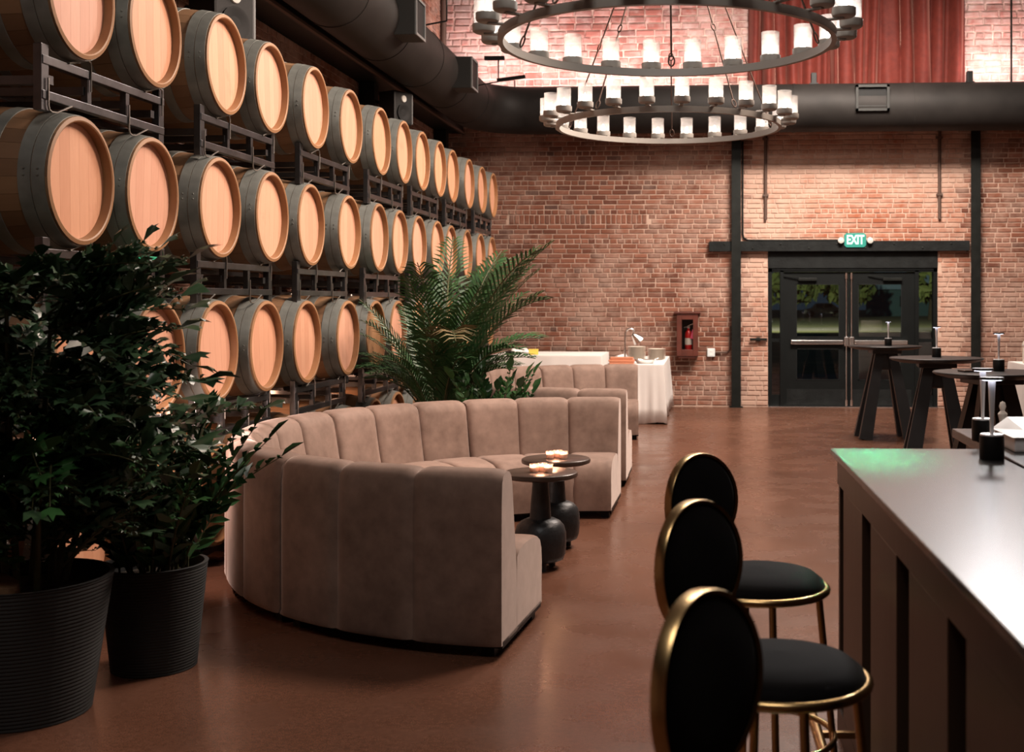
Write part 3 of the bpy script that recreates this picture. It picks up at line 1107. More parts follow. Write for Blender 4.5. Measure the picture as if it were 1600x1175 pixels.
m.add([(-4.5, -3.5, 2.9), (4.5, -3.5, 2.9), (4.5, 3.5, 2.9), (-4.5, 3.5, 2.9), (-4.5, 0, 5.0), (4.5, 0, 5.0)],
      [(0, 1, 5, 4), (2, 3, 4, 5), (0, 4, 3), (1, 2, 5), (0, 3, 2, 1)])
m.obj('roof', 'house_roof', r)
for x in (-2.2, 1.6):
    MB().box((x - 0.6, -3.05, 1.0), (x + 0.6, -3.0, 2.2)).obj('window', 'car_glass', r)

# ------------------------------------------------------------------ barrels
ORD = ['first', 'second', 'third', 'fourth', 'fifth', 'sixth', 'seventh', 'eighth', 'ninth', 'tenth', 'eleventh', 'twelfth', 'thirteenth', 'fourteenth']
XH = -2.92     # plane of the heads' rims
BL = 0.95


def brad(t):   # radius along the barrel, t 0..1
    return 0.300 + 0.050 * (1 - (2 * t - 1) ** 2)


def make_barrel():
    r = empty('wine_barrel')
    # local: axis along x, front rim at x=0, body towards -x; origin on the axis (base is set by z)
    m = MB()
    NS = 26
    for k in range(NS):
        a0, a1 = 2 * pi * k / NS + 0.002, 2 * pi * (k + 1) / NS - 0.002
        am = (a0 + a1) / 2
        v = []
        f = []
        ts = [i / 8 for i in range(9)]
        for t in ts:
            q = brad(t)
            for a in (a0, am, a1):
                v.append((-BL * t, q * cos(a), q * sin(a)))
        for i in range(8):
            for j in range(2):
                b = i * 3 + j
                f.append((b, b + 1, b + 4, b + 3))
        m.add(v, f)
    m.obj('stave_body', 'stave', r, 50, fix=False)
    m = MB()
    m.lathe([(0.298, 0.02), (0.300, 0.0), (0.282, -0.004), (0.276, 0.0), (0.272, 0.045), (0.272, 0.05)], 48, RY(-pi / 2), close=False)
    # x = -z after the turn: lathe z grows into the barrel
    m.obj('chime', 'chime', r, 40)
    # heads, in planks cut to the circle
    edges = [-0.272, -0.205, -0.122, -0.035, 0.048, 0.132, 0.212, 0.272]
    for k in range(7):
        y0, y1 = edges[k] + 0.0004, edges[k + 1] - 0.0004
        ys = [y0 + (y1 - y0) * i / 6 for i in range(7)]
        R_ = 0.272
        h = [sqrt(max(0.0, R_ * R_ - y * y)) for y in ys]
        v = [(-0.042, y, q) for y, q in zip(ys, h)] + [(-0.042, y, -q) for y, q in zip(ys, h)]
        f = [(i, 7 + i, 8 + i, i + 1) for i in range(6)]
        v2 = [(-0.06, p[1], p[2]) for p in v]
        f2 = [tuple(q + 14 for q in g[::-1]) for g in f]
        side = [(0, 14, 21, 7), (6, 13, 27, 20)]
        MB().add(v + v2, f + f2 + side).obj('head_plank', 'head', r)
    MB().lathe([(0.0, 0.0), (0.27, 0.0)], 24, T(-BL + 0.04, 0, 0) @ RY(-pi / 2), close=False).obj('rear_head', 'stave', r)

    def hoop(t0, t1, dz=0.004):
        mm = MB()
        prof = []
        for i in range(4):
            t = t0 + (t1 - t0) * i / 3
            prof.append((brad(t) + dz, BL * t))
        prof = [(brad(t0) - 0.003, BL * t0)] + prof + [(brad(t1) - 0.003, BL * t1)]
        mm.lathe(prof, 40, RY(-pi / 2), close=False)
        # overlap with two rivets
        for q in (-0.015, 0.015):
            tm = (t0 + t1) / 2
            mm.lathe([(0.0, 0.004), (0.005, 0.003), (0.006, 0.0)], 8, RX(1.5) @ T(-BL * tm, q, brad(tm) + dz) , close=False)
        return mm.obj('hoop', 'hoop', r, 40)

    hoop(0.012, 0.070)
    hoop(0.074, 0.130, 0.005)
    hoop(0.235, 0.295)
    hoop(0.705, 0.765)
    hoop(0.87, 0.985)
    m = MB()
    m.lathe([(0.0, 0.016), (0.022, 0.014), (0.026, 0.0)], 12, T(-BL / 2, 0, brad(0.5)), close=False)
    m.obj('bung', 'wire', r, 50)
    return r


ROWZ = [1.6 + 1.436, 1.6 + 0.563, 1.6 - 0.300, 0.437]
Y1 = [5.46, 6.21, 7.14, 7.94, 8.78, 9.74, 10.66, 11.45, 12.19, 12.94, 13.68, 14.58, 15.41, 16.21]
Y2 = [5.47, 6.20, 7.08, 7.90, 8.74, 9.70, 10.52, 11.31, 12.08, 12.85, 13.62, 14.50, 15.34, 16.12]
Y3 = [5.48, 6.23, 7.05, 7.83, 8.65, 9.62, 10.42, 11.22, 12.02, 12.80, 13.58, 14.44, 15.26, 16.05]
YS = [Y1, Y2, Y3, Y3]
ROWN = ['top row', 'second row', 'third row', 'bottom row']
proto = make_barrel()
brnd = random.Random(11)
first = True
for ri in range(4):
    for bi in range(14):
        b = proto if first else copy_tree(proto)
        first = False
        b.location = (XH + brnd.uniform(-0.012, 0.012), YS[ri][bi], ROWZ[ri])
        b.rotation_euler = (brnd.uniform(-0.12, 0.12), brnd.uniform(-0.006, 0.006), brnd.uniform(-0.012, 0.012))
        tag(b, 'oak wine barrel with grey hoops, %s from the near end of the %s' % (ORD[bi], ROWN[ri]), 'barrel', 'wine barrels stacked along the wall')
        if (ri, bi) in ((2, 6), (3, 1), (3, 2)):
            for c in b.children:
                if c.name.startswith('head_plank'):
                    me = c.data.copy()
                    me.materials.clear()
                    me.materials.append(M['head_dark'])
                    c.data = me
            b['label'] = 'oak barrel with a darker aged head, %s from the near end of the %s' % (ORD[bi], ROWN[ri])
# chalk drip on one head is left to the wood grain

# ------------------------------------------------------------------ barrel racks
def make_rack():
    r = empty('barrel_rack')
    xf, xb, hw_ = -2.985 + 2.92, -3.73 + 2.92, 0.60
    for x in (xf, xb):
        for z in (-0.079, 0.079):
            MB().box((x - 0.02, -hw_, z - 0.02), (x + 0.02, hw_, z + 0.02), ch=0.003).obj('rail', 'rack', r)
        for y in (-0.575, -0.19, 0.19, 0.575):
            if abs(y) > 0.5:
                MB().box((x - 0.025, y - 0.03, -0.150), (x + 0.015, y + 0.03, 0.150), ch=0.003).obj('post', 'rack', r)
            else:
                MB().box((x - 0.016, y - 0.018, -0.062), (x + 0.016, y + 0.018, 0.062)).obj('upright', 'rack', r)
    for y in (-0.50, -0.2, 0.2, 0.50):
        MB().box((xb, y - 0.02, -0.02), (xf, y + 0.02, 0.02)).obj('cross_tube', 'rack', r)
    # bent wire cradles
    xw = xf + 0.024
    for y in (-0.19, 0.565):
        MB().tube([(xw, y - 0.20, 0.098), (xw, y - 0.06, 0.140), (xw, y - 0.025, 0.146), (xw, y - 0.004, 0.138), (xw, y, 0.115), (xw, y, 0.0)], 0.0045, 6).obj('wire_loop', 'wire', r, 60)
    for y in (-0.565, 0.19):
        MB().tube([(xw, y, 0.0), (xw, y, -0.125), (xw, y + 0.008, -0.143), (xw, y + 0.03, -0.15), (xw, y + 0.07, -0.147), (xw, y + 0.20, -0.098)], 0.0045, 6).obj('wire_loop', 'wire', r, 60)
    return r


RK = make_rack()
PAIR = ['first', 'second', 'third', 'fourth', 'fifth', 'sixth', 'seventh']
first = True
racks = {}
for lv in range(3):
    zc = (ROWZ[lv] + ROWZ[lv + 1]) / 2 + 0.005
    for k in range(7):
        ya = (YS[lv][2 * k] + YS[lv][2 * k + 1] + YS[lv + 1][2 * k] + YS[lv + 1][2 * k + 1]) / 4
        q = RK if first else copy_tree(RK)
        first = False
        q.location = (XH, ya - 0.04, zc)
        tag(q, 'black steel rack under the %s pair of barrels of the %s' % (PAIR[k], ROWN[lv]), 'rack', 'barrel racks')
        racks[(lv, k)] = q
# the lowest racks stand on the floor under the bottom row
for k in range(7):
    ya = (Y3[2 * k] + Y3[2 * k + 1]) / 2
    r = empty('floor_rack', (XH, ya, 0.0), label='black steel floor rack carrying the %s pair of barrels of the bottom row' % PAIR[k], cat='rack', group='barrel racks on the floor')
    for x in (-0.09, -0.68):
        MB().box((x - 0.02, -0.6, 0.075), (x + 0.02, 0.6, 0.115)).obj('rail', 'rack', r)
        for y in (-0.56, 0.56):
            MB().box((x - 0.025, y - 0.03, 0.0), (x + 0.025, y + 0.03, 0.155)).obj('leg', 'rack', r)
    for y in (-0.4, 0.4):
        MB().box((-0.68, y - 0.02, 0.055), (-0.09, y + 0.02, 0.075)).obj('cross_tube', 'rack', r)
# green reflection on one rack rail, added as a glowing strip
q = racks[(1, 0)]
tag(MB().box((-2.955, 5.62, 1.795), (-2.94, 6.355, 1.835), ch=0.003).obj('green_reflection', 'reflected_green'), 'painted green reflection glowing on the rack rail behind the tall leafy plant', 'light')
# floodlights lying on the racks under the third row
k = 0
for bi in range(1, 9):
    y = Y3[bi] + 0.10
    r = empty('rack_floodlight', (XH - 0.10, y, ROWZ[2] - 0.345), 0.0, 'small black floodlight wedged under the %s barrel of the third row' % ORD[bi], 'light', 'floodlights on the racks')
    MB().box((-0.10, -0.10, -0.03), (0.05, 0.08, 0.035), RX(-0.15), ch=0.015).obj('housing', 'pad', r)
    MB().box((-0.02, -0.13, -0.035), (0.0, 0.11, -0.005)).obj('bracket', 'pad', r)
    MB().tube([(-0.02, 0.06, 0.0), (0.0, 0.14, 0.06), (-0.08, 0.22, 0.02), (-0.2, 0.3, -0.05)], 0.007, 6).obj('cable', 'pad', r, 60)
for y in (5.9, 7.5, 9.2, 10.9, 12.6):
    point('rack_glow', (-3.48, y, 0.86), 4.0, (1.0, 0.52, 0.32), 0.06)

# ------------------------------------------------------------------ curved sofas
RO = 2.15
BACK = [(0.012, 0.055), (0.0, 0.08), (0.0, 0.30), (0.0, 0.55), (0.003, 0.70), (0.012, 0.785), (0.035, 0.822), (0.07, 0.838), (0.115, 0.840),
        (0.16, 0.830), (0.195, 0.805), (0.215, 0.76), (0.235, 0.66), (0.258, 0.54), (0.285, 0.42), (0.30, 0.34), (0.30, 0.055)]
SEAT = [(0.285, 0.06), (0.285, 0.40), (0.34, 0.432), (0.46, 0.445), (0.60, 0.440), (0.71, 0.425), (0.775, 0.395), (0.81, 0.345), (0.822, 0.27), (0.815, 0.16), (0.81, 0.06)]


def pnormals(p):
    n = len(p)
    out = []
    for i in range(n):
        a, b = p[i - 1], p[(i + 1) % n]
        dx, dz = b[0] - a[0], b[1] - a[1]
        l = sqrt(dx * dx + dz * dz) or 1
        out.append((-dz / l, dx / l))
    return out


def channel(prof, a0, a1, puff, cap0, cap1):
    nrm = pnormals(prof)
    # make the normals point out of the loop
    area_ = sum(prof[i - 1][0] * prof[i][1] - prof[i][0] * prof[i - 1][1] for i in range(len(prof)))
    sg = -1 if area_ < 0 else 1
    nrm = [(-x * sg, -z * sg) for x, z in nrm]
    steps = 16
    v = []
    n = len(prof)
    for k in range(steps + 1):
        t = -1 + 2 * k / steps
        a = a0 + (a1 - a0) * k / steps
        e0, e1 = cap0 and t < 0, cap1 and t > 0
        ins = puff * abs(t) ** 9 * (1.25 if not (e0 or e1) else 0.7)
        for (o, z), (nx, nz) in zip(prof, nrm):
            w = 1.0 if z > 0.06 else 0.3
            oo = o - nx * ins * w
            zz = max(0.05, z - nz * ins * w)
            q = RO - oo
            v.append((q * cos(a), q * sin(a), zz))
    f = []
    for k in range(steps):
        for i in range(n):
            i2 = (i + 1) % n
            f.append((k * n + i, k * n + i2, (k + 1) * n + i2, (k + 1) * n + i))
    f.append(tuple(range(n)))
    f.append(tuple(steps * n + i for i in range(n))[::-1])
    return MB().add(v, f)


def make_sofa(cx_, cy_, lb):
    r = empty('curved_sofa', (cx_, cy_, 0), label=lb, cat='sofa', group='curved velvet sofas')
    A0, SEC = radians(265), radians(35.2)
    gap = radians(0.22)
    for s in range(5):
        a0 = A0 - SEC * s - (gap if s else 0)
        a1 = A0 - SEC * (s + 1) + (gap if s < 4 else 0)
        am = (a0 + a1) / 2
        # base of the section
        m = MB()
        v = []
        for k in range(9):
            a = a0 + (a1 - a0) * k / 8
            for q, z in ((RO - 0.03, 0.045), (RO - 0.79, 0.045), (RO - 0.79, 0.075), (RO - 0.03, 0.075)):
                v.append((q * cos(a), q * sin(a), z))
        f = []
        for k in range(8):
            for i in range(4):
                f.append((k * 4 + i, k * 4 + (i + 1) % 4, k * 4 + 4 + (i + 1) % 4, k * 4 + 4 + i))
        f += [(0, 1, 2, 3), (35, 34, 33, 32)]
        m.add(v, f)
        sec = m.obj('sofa_section', 'fixture', r, fix=True)
        for c in range(3):
            b0 = a0 + (a1 - a0) * c / 3
            b1 = a0 + (a1 - a0) * (c + 1) / 3
            c0, c1 = (s == 0 and c == 0), (s == 4 and c == 2)
            channel(BACK, b0, b1, 0.017, c0, c1).obj('back_channel', 'velvet', sec, 60, fix=True)
            channel(SEAT, b0, b1, 0.014, c0, c1).obj('seat_channel', 'velvet', sec, 60, fix=True)
        for a in (a0 + (a1 - a0) * 0.06, a0 + (a1 - a0) * 0.94):
            for q in (RO - 0.09, RO - 0.72):
                MB().box((-0.03, -0.03, 0.0), (0.03, 0.03, 0.047), T(q * cos(a), q * sin(a), 0) @ RZ(a)).obj('foot', 'fixture', sec)
    return r


make_sofa(-0.73, 7.43, 'curved taupe velvet sofa with channelled back around two small candle tables')
make_sofa(-0.70, 12.42, 'curved taupe velvet sofa farther off, in front of the white buffet tables').rotation_euler = (0, 0, radians(5))


# ------------------------------------------------------------------ small pedestal tables with candles
def pedestal(x, y, lb):
    r = empty('pedestal_table', (x, y, 0), random.uniform(0, 1), lb, 'table', 'pedestal tables inside the sofa')
    MB().lathe([(0, 0.542), (0.20, 0.542), (0.222, 0.55), (0.225, 0.562), (0.222, 0.574), (0.215, 0.578), (0, 0.578)], 40).obj('table_top', 'table_top', r, 40)
    MB().lathe([(0.075, 0.24), (0.066, 0.28), (0.059, 0.38), (0.049, 0.50), (0.052, 0.53), (0.10, 0.542)], 24).obj('column', 'cast_iron', r, 50)
    MB().lathe([(0.0, 0.045), (0.11, 0.047), (0.138, 0.058), (0.150, 0.09), (0.155, 0.16), (0.153, 0.215), (0.142, 0.255), (0.118, 0.282), (0.085, 0.298), (0.0, 0.302)], 32).obj('base', 'cast_iron', r, 60)
    for k in range(3):
        a = 2 * pi * k / 3 + 0.5
        MB().lathe([(0.02, 0.0), (0.022, 0.05), (0.028, 0.075)], 10, T(0.09 * cos(a), 0.09 * sin(a), 0)).obj('foot', 'cast_iron', r, 50)
    return r


def make_votive():
    r = empty('votive_candle')
    MB().lathe([(0.0, 0.0), (0.024, 0.0), (0.027, 0.004), (0.029, 0.048), (0.0265, 0.048), (0.0245, 0.006), (0.0, 0.005)], 20).obj('glass', 'votive', r, 40)
    MB().lathe([(0.0, 0.006), (0.024, 0.006), (0.0245, 0.030), (0.0, 0.029)], 16).obj('wax', 'wax', r, 40)
    MB().lathe([(0.0, 0.029), (0.007, 0.033), (0.0075, 0.038), (0.0, 0.047)], 10).obj('flame', 'flame', r, 60)
    return r


TA, TB = (-1.0, 7.14), (-0.985, 7.76)
pedestal(TA[0], TA[1], 'dark round pedestal table with hammered iron base, the nearer of the two')
pedestal(TB[0], TB[1], 'dark round pedestal table with hammered iron base, the farther of the two')
VV = make_votive()
vn = [('first candle of the near table, away from the sofa end', -0.042, -0.02), ('middle', -0.002, 0.028), ('third', 0.038, -0.018)]
first = True
for (tx, ty), tn in ((TA, 'nearer'), (TB, 'farther')):
    for nm, dx, dy in (('outer one on the barrel side', -0.045, -0.02), ('rear one in the middle', -0.002, 0.03), ('outer one on the bar side', 0.04, -0.022)):
        q = VV if first else copy_tree(VV)
        first = False
        q.location = (tx + dx + 0.01, ty + dy, 0.578)
        tag(q, 'lit votive candle in glass on the %s pedestal table, %s' % (tn, nm), 'candle', 'votive candles on the pedestal tables')
    point('candle_light', (tx, ty, 0.68), 1.3, (1.0, 0.50, 0.28), 0.03)


# ------------------------------------------------------------------ plants
def leaf_shape(kind, l, w, rnd):
    """flat list of verts/faces in x (length) y (width)"""
    if kind == 'fish':
        j = [rnd.uniform(0.75, 1.1) for _ in range(5)]
        v = [(0, 0, 0), (l * 0.55, w * 0.42, 0.01), (l * 0.98 * j[0], w * 0.62, -0.006), (l * 0.82, w * 0.25, 0.0), (l * 1.08 * j[1], w * 0.15, -0.01),
             (l * 0.80, -w * 0.05, 0.004), (l * 0.92 * j[2], -w * 0.30, -0.012), (l * 0.5, -w * 0.32, 0.006)]
        f = [(0, 7, 5, 3), (0, 3, 1), (1, 3, 2), (3, 5, 4), (5, 7, 6)]
        return v, f
    v = [(0, 0, 0), (l * 0.25, w * 0.40, 0.012), (l * 0.6, w * 0.48, 0.010), (l, 0, -0.012), (l * 0.6, -w * 0.48, 0.010), (l * 0.25, -w * 0.40, 0.012), (l * 0.45, 0, -0.004)]
    f = [(0, 6, 1), (1, 6, 2), (2, 6, 3), (3, 6, 4), (4, 6, 5), (5, 6, 0)]
    return v, f


def branch(kind, ln, pairs, ll, lw, seed, droop=0.25, spread=0.9):
    """a leafy branch along +x bending down, leaves on both sides"""
    rnd = random.Random(seed)
    st, lf = MB(), MB()
    pts = []
    for i in range(8):
        t = i / 7
        pts.append((ln * t, 0, -droop * ln * t * t + 0.1 * ln * t))
    st.tube(pts, [0.006 * (1 - 0.7 * i / 7) for i in range(8)], 5)
    for i in range(pairs):
        t = (i + 1.0) / (pairs + 0.3)
        p = Vector((ln * t, 0, -droop * ln * t * t + 0.1 * ln * t))
        for s in (-1, 1):
            k = sin(pi * min(1, 0.25 + 0.7 * t)) * rnd.uniform(0.8, 1.15)
            v, f = leaf_shape(kind, ll * k, lw * k, rnd)
            mm = T(*p) @ RZ(s * rnd.uniform(spread - 0.2, spread + 0.2)) @ RY(rnd.uniform(-0.5, 0.2)) @ RX(rnd.uniform(-0.7, 0.7))
            lf.add(v, f, mm)
    v, f = leaf_shape(kind, ll, lw, rnd)
    lf.add(v, f, T(*pts[-1]) @ RY(0.1))
    return st, lf


def branch_mesh(name, kind, ln, pairs, ll, lw, seed, leafm, droop=0.25, spread=0.9):
    st, lf = branch(kind, ln, pairs, ll, lw, seed, droop, spread)
    m = MB()
    m.add(lf.v, lf.f)
    nl = len(m.f)
    m.add(st.v, st.f)
    me = m.mesh(name, 60)
    me.materials.append(M[leafm])
    me.materials.append(M['stem'])
    idx = [0] * nl + [1] * (len(m.f) - nl)
    me.polygons.foreach_set('material_index', idx)
    return me


def pot(r, rt, rb, h, ribs=0):
    prof = [(0.0, 0.0), (rb, 0.0)]
    n = ribs or 12
    for i in range(n):
        t = (i + 0.5) / n
        q = rb + (rt - rb) * t
        prof += [(q + 0.0018, h * (i + 0.25) / n), (q + 0.0018, h * (i + 0.7) / n), (q - 0.0004, h * (i + 0.95) / n)]
    prof += [(rt + 0.004, h), (rt - 0.014, h), (rt - 0.02, h - 0.07), (0.0, h - 0.07)]
    MB().lathe(prof, 48).obj('pot', 'pot', r, 35)
    MB().lathe([(0, h - 0.045), (rt * 0.5, h - 0.05), (rt - 0.022, h - 0.062)], 24).obj('soil', 'soil', r, 50)


def frond_dir(o, p, az_, el, roll=0.0):
    o.location = p
    o.rotation_euler = (Matrix.Rotation(az_, 3, 'Z') @ Matrix.Rotation(-el, 3, 'Y') @ Matrix.Rotation(roll, 3, 'X')).to_euler()


# tall leafy plant at the near end
P1 = (-2.66, 4.52, 0)
r = empty('potted_plant', P1, 0, 'tall dense dark green plant with ragged leaves in a big charcoal pot', 'plant', 'potted plants by the barrels')
pot(r, 0.325, 0.245, 0.53, 36)
MB().lathe([(0.0, 0.05), (0.09, 0.045), (0.11, 0.0), (0.10, -0.04), (0, -0.05)], 16, T(-0.03, -0.17, 0.51) @ RY(0.3)).obj('root_ball', 'burlap', r, 50)
var = [branch_mesh('frond', 'fish', 0.46, 11, 0.135, 0.095, k, 'leaf', 0.3) for k in range(5)]
varb = [branch_mesh('frond', 'fish', 0.40, 9, 0.12, 0.08, k + 40, 'leaf_bright', 0.35) for k in range(2)]
varz = [branch_mesh('frond', 'zz', 0.42, 10, 0.085, 0.04, k + 70, 'leaf', 0.2) for k in range(2)]
rnd = random.Random(21)
for k in range(11):
    a = rnd.uniform(0, 2 * pi)
    q = rnd.uniform(0.05, 0.2)
    h = rnd.uniform(1.1, 1.72)
    lean = rnd.uniform(0.05, 0.25)
    pts = [(q * cos(a), q * sin(a) * 0.8, 0.47), ((q + lean * 0.4) * cos(a), (q + lean * 0.3) * sin(a), 0.47 + (h - 0.47) * 0.5), ((q + lean) * cos(a), (q + lean * 0.6) * sin(a), h)]
    MB().tube(pts, [0.014, 0.011, 0.006], 7).obj('stem', 'stem', r, 60)
for k in range(270):
    z = 0.54 + 1.14 * (k / 270.0) ** 0.95 + rnd.uniform(-0.06, 0.06)
    a = rnd.uniform(0, 2 * pi)
    maxr = 0.24 if z < 0.8 else 0.26
    q = rnd.uniform(0.02, maxr)
    me = rnd.choice(var)
    if z < 1.15 and rnd.random() < 0.22:
        me = rnd.choice(varb)
    elif rnd.random() < 0.16:
        me = rnd.choice(varz)
    o = link('frond', me, None, r)
    el = rnd.uniform(-0.3, 0.75) if z > 0.9 else rnd.uniform(0.2, 0.9)
    frond_dir(o, (q * cos(a) + 0.02, q * sin(a) * 0.7, z), a + rnd.uniform(-0.6, 0.6), el, rnd.uniform(-0.6, 0.6))
    s_ = rnd.uniform(0.7, 1.05)
    if sin(a) > 0.4:
        s_ *= 0.72
    o.scale = (s_, s_, s_)
# top tufts and the sprays that stand clear against the barrels
for (x, y, z, a, el, s_, me) in ((0.20, 0.0, 1.60, 0.1, 0.75, 0.8, var[0]), (0.22, 0.0, 1.58, 0.6, 1.0, 0.75, var[1]), (0.18, 0.0, 1.60, -0.5, 0.9, 0.7, var[2]),
                             (0.24, 0.0, 1.50, 0.0, 0.35, 0.85, var[3]), (0.25, 0.02, 1.42, -0.3, 0.1, 0.9, var[1]), (0.22, 0.0, 1.36, 0.2, 0.0, 0.9, var[4]),
                             (0.22, 0.05, 0.98, 0.1, 1.25, 1.0, varz[0]), (0.18, 0.05, 1.12, 0.3, 1.0, 0.8, varz[1])):
    o = link('frond', me, None, r)
    frond_dir(o, (x, y, z), a, el, 0.4)
    o.scale = (s_, s_, s_)

# second pot
P2 = (-2.42, 5.12, 0)
r = empty('potted_plant', P2, 0, 'leafy glossy green plant in the smaller ribbed charcoal pot', 'plant', 'potted plants by the barrels')
pot(r, 0.222, 0.176, 0.455, 36)
vz = [branch_mesh('frond', 'zz', 0.62, 11, 0.125, 0.052, k + 90, 'leaf_zz', 0.18, 0.75) for k in range(4)]
vb = [branch_mesh('frond', 'fish', 0.42, 9, 0.12, 0.08, k + 110, 'leaf_bright', 0.3) for k in range(2)]
vf = [branch_mesh('frond', 'fish', 0.44, 10, 0.11, 0.07, k + 130, 'leaf', 0.25) for k in range(3)]
rnd = random.Random(33)
for k in range(30):
    a = rnd.uniform(0, 2 * pi)
    q = rnd.uniform(0.0, 0.14)
    o = link('frond', rnd.choice(vz), None, r)
    frond_dir(o, (q * cos(a), q * sin(a), 0.41), a + rnd.uniform(-0.4, 0.4), rnd.uniform(0.85, 1.5), rnd.uniform(-1, 1))
    s_ = rnd.uniform(0.75, 1.15)
    if sin(a) > 0.5 or cos(a) < -0.6:
        s_ *= 0.8
    o.scale = (s_, s_, s_)
for k in range(34):
    a = rnd.uniform(0, 2 * pi)
    q = rnd.uniform(0.0, 0.16)
    o = link('frond', rnd.choice(vf + vb[:1]) if rnd.random() < 0.75 else rnd.choice(vb), None, r)
    frond_dir(o, (q * cos(a) - 0.06, q * sin(a) * 0.8 - 0.04, rnd.uniform(0.55, 0.98)), a, rnd.uniform(0.0, 0.9), rnd.uniform(-0.6, 0.6))
    s_ = rnd.uniform(0.6, 0.95)
    if sin(a) > 0.3:
        s_ *= 0.7
    o.scale = (s_, s_, s_)
for k in range(5):
    a = 1.26 * k
    MB().tube([(0.05 * cos(a), 0.05 * sin(a), 0.40), (0.09 * cos(a), 0.09 * sin(a), 0.75), (0.12 * cos(a), 0.10 * sin(a), 1.02)], [0.01, 0.008, 0.005], 6).obj('stem', 'stem', r, 60)
for (x, y, z, a, el, s_, me) in ((0.02, -0.02, 1.03, 0.05, 0.35, 1.05, vf[0]), (0.0, 0.0, 1.08, 0.5, 0.25, 0.8, vf[1]), (-0.05, 0.0, 1.04, -0.1, 0.1, 0.85, vf[2]),
                             (0.10, 0.0, 0.55, 0.0, 0.75, 0.95, vz[1]), (0.12, 0.0, 0.5, -0.2, 0.95, 1.05, vz[2])):
    o = link('frond', me, None, r)
    frond_dir(o, (x, y, z), a, el, 0.4)
    o.scale = (s_, s_, s_)


# palm behind the sofa
def palm_frond(ln, droop, seed, mat='palm'):
    rnd = random.Random(seed)
    m = MB()
    N_ = 12
    el = 1.35
    pts = [Vector((0, 0, 0))]
    for i in range(N_):
        t = i / N_
        e = el - droop * t ** 1.6
        pts.append(pts[-1] + Vector((cos(e), 0, sin(e))) * ln / N_)
    lf = MB()
    pairs = 26
    for i in range(pairs):
        t = 0.30 + 0.69 * i / pairs
        x = t * N_
        k = min(N_ - 1, int(x))
        p = pts[k].lerp(pts[k + 1], x - k)
        d = (pts[k + 1] - pts[k]).normalized()
        L_ = 0.36 * sin(pi * (0.18 + 0.78 * (t - 0.3) / 0.7)) ** 0.7 * rnd.uniform(0.85, 1.1)
        for s in (-1, 1):
            side = Vector((0, s, 0))
            up = d.cross(side) * (1 if s > 0 else -1)
            up = Vector((-d.z, 0, d.x)) if up.z < 0 else up
            dirv = (d * 0.62 + side * 0.66 + Vector((0, 0, 0.28 + rnd.uniform(-0.08, 0.08)))).normalized()
            wv = d * 0.015
            a = p
            b = p + dirv * L_ * 0.5
            c = p + dirv * L_ + Vector((0, 0, -0.24 * L_))
            m0 = [a - wv * 0.5, a + wv * 0.5, b - wv, b + wv, c]
            lf.add(m0, [(0, 1, 3, 2), (2, 3, 4)])
    st = MB()
    st.tube(pts, [0.011 * (1 - 0.8 * i / N_) + 0.002 for i in range(N_ + 1)], 6)
    m.add(lf.v, lf.f)
    nl = len(m.f)
    m.add(st.v, st.f)
    me = m.mesh('frond', None)
    me.materials.append(M[mat])
    me.materials.append(M['stem'])
    me.polygons.foreach_set('material_index', [0] * nl + [1] * (len(m.f) - nl))
    return me


r = empty('potted_palm', (-2.30, 10.22, 0), 0, 'green areca palm with arching feathery fronds standing behind the near sofa', 'plant', 'plants between the sofas')
pot(r, 0.24, 0.18, 0.40, 14)
pf = [palm_frond(2.05, 0.75, 1), palm_frond(1.95, 1.0, 2), palm_frond(1.75, 1.35, 3), palm_frond(1.45, 1.7, 4)]
pdry = palm_frond(1.75, 2.0, 9, 'palm_dry')
rnd = random.Random(5)
for k in range(18):
    a = 2 * pi * k / 18 + 0.3 * sin(k * 5.0)
    o = link('frond', pf[(1, 2, 3)[k % 3]], None, r, (0.05 * cos(a), 0.05 * sin(a), 0.34), (0, 0, a))
    s_ = 0.52 + 0.12 * (k % 3)
    o.scale = (s_, s_, s_)
for k in range(40):
    a = 2 * pi * k / 40 * 7.3 + rnd.uniform(-0.2, 0.2)
    o = link('frond', pf[(0, 1, 2, 3, 1, 0)[k % 6]], None, r)
    o.location = (0.07 * cos(a), 0.07 * sin(a), 0.36)
    o.rotation_euler = (0, 0, a)
    s_ = rnd.uniform(0.82, 1.05)
    if cos(a) < -0.2:
        s_ *= 0.68
    o.scale = (s_, s_, s_)
for a, s_ in ((-1.25, 1.0),):
    o = link('frond', pdry, None, r, (0.03 * cos(a), 0.03 * sin(a), 0.36), (0, 0, a))
    o['label'] = 'dried yellow frond'
    o.scale = (s_, s_, s_)

r = empty('potted_plant', (-1.66, 9.92, 0), 0, 'low waxy green plant whose tips show over the back of the near sofa', 'plant', 'plants between the sofas')
r.location.x = -1.78
pot(r, 0.20, 0.16, 0.42, 14)
vz2 = [branch_mesh('frond', 'zz', 0.70, 11, 0.16, 0.085, k + 190, 'leaf_zz' if k % 2 else 'leaf_bright', 0.12, 0.75) for k in range(4)]
rnd = random.Random(8)
for k in range(28):
    a = 2 * pi * k / 28 + rnd.uniform(-0.2, 0.2)
    o = link('frond', vz2[k % 4], None, r)
    frond_dir(o, (0.07 * cos(a), 0.07 * sin(a), 0.38), a, rnd.uniform(0.95, 1.5), rnd.uniform(-1, 1))
    s_ = rnd.uniform(0.72, 0.98) * (1.0 if abs(cos(a)) > 0.4 else 0.8)
    o.scale = (s_, s_, s_)

# ------------------------------------------------------------------ bar
BR = empty('bar_counter', (0.456, 4.52, 0), 0.018, 'long dark bar counter with a stone top and brown panelled front', 'bar')
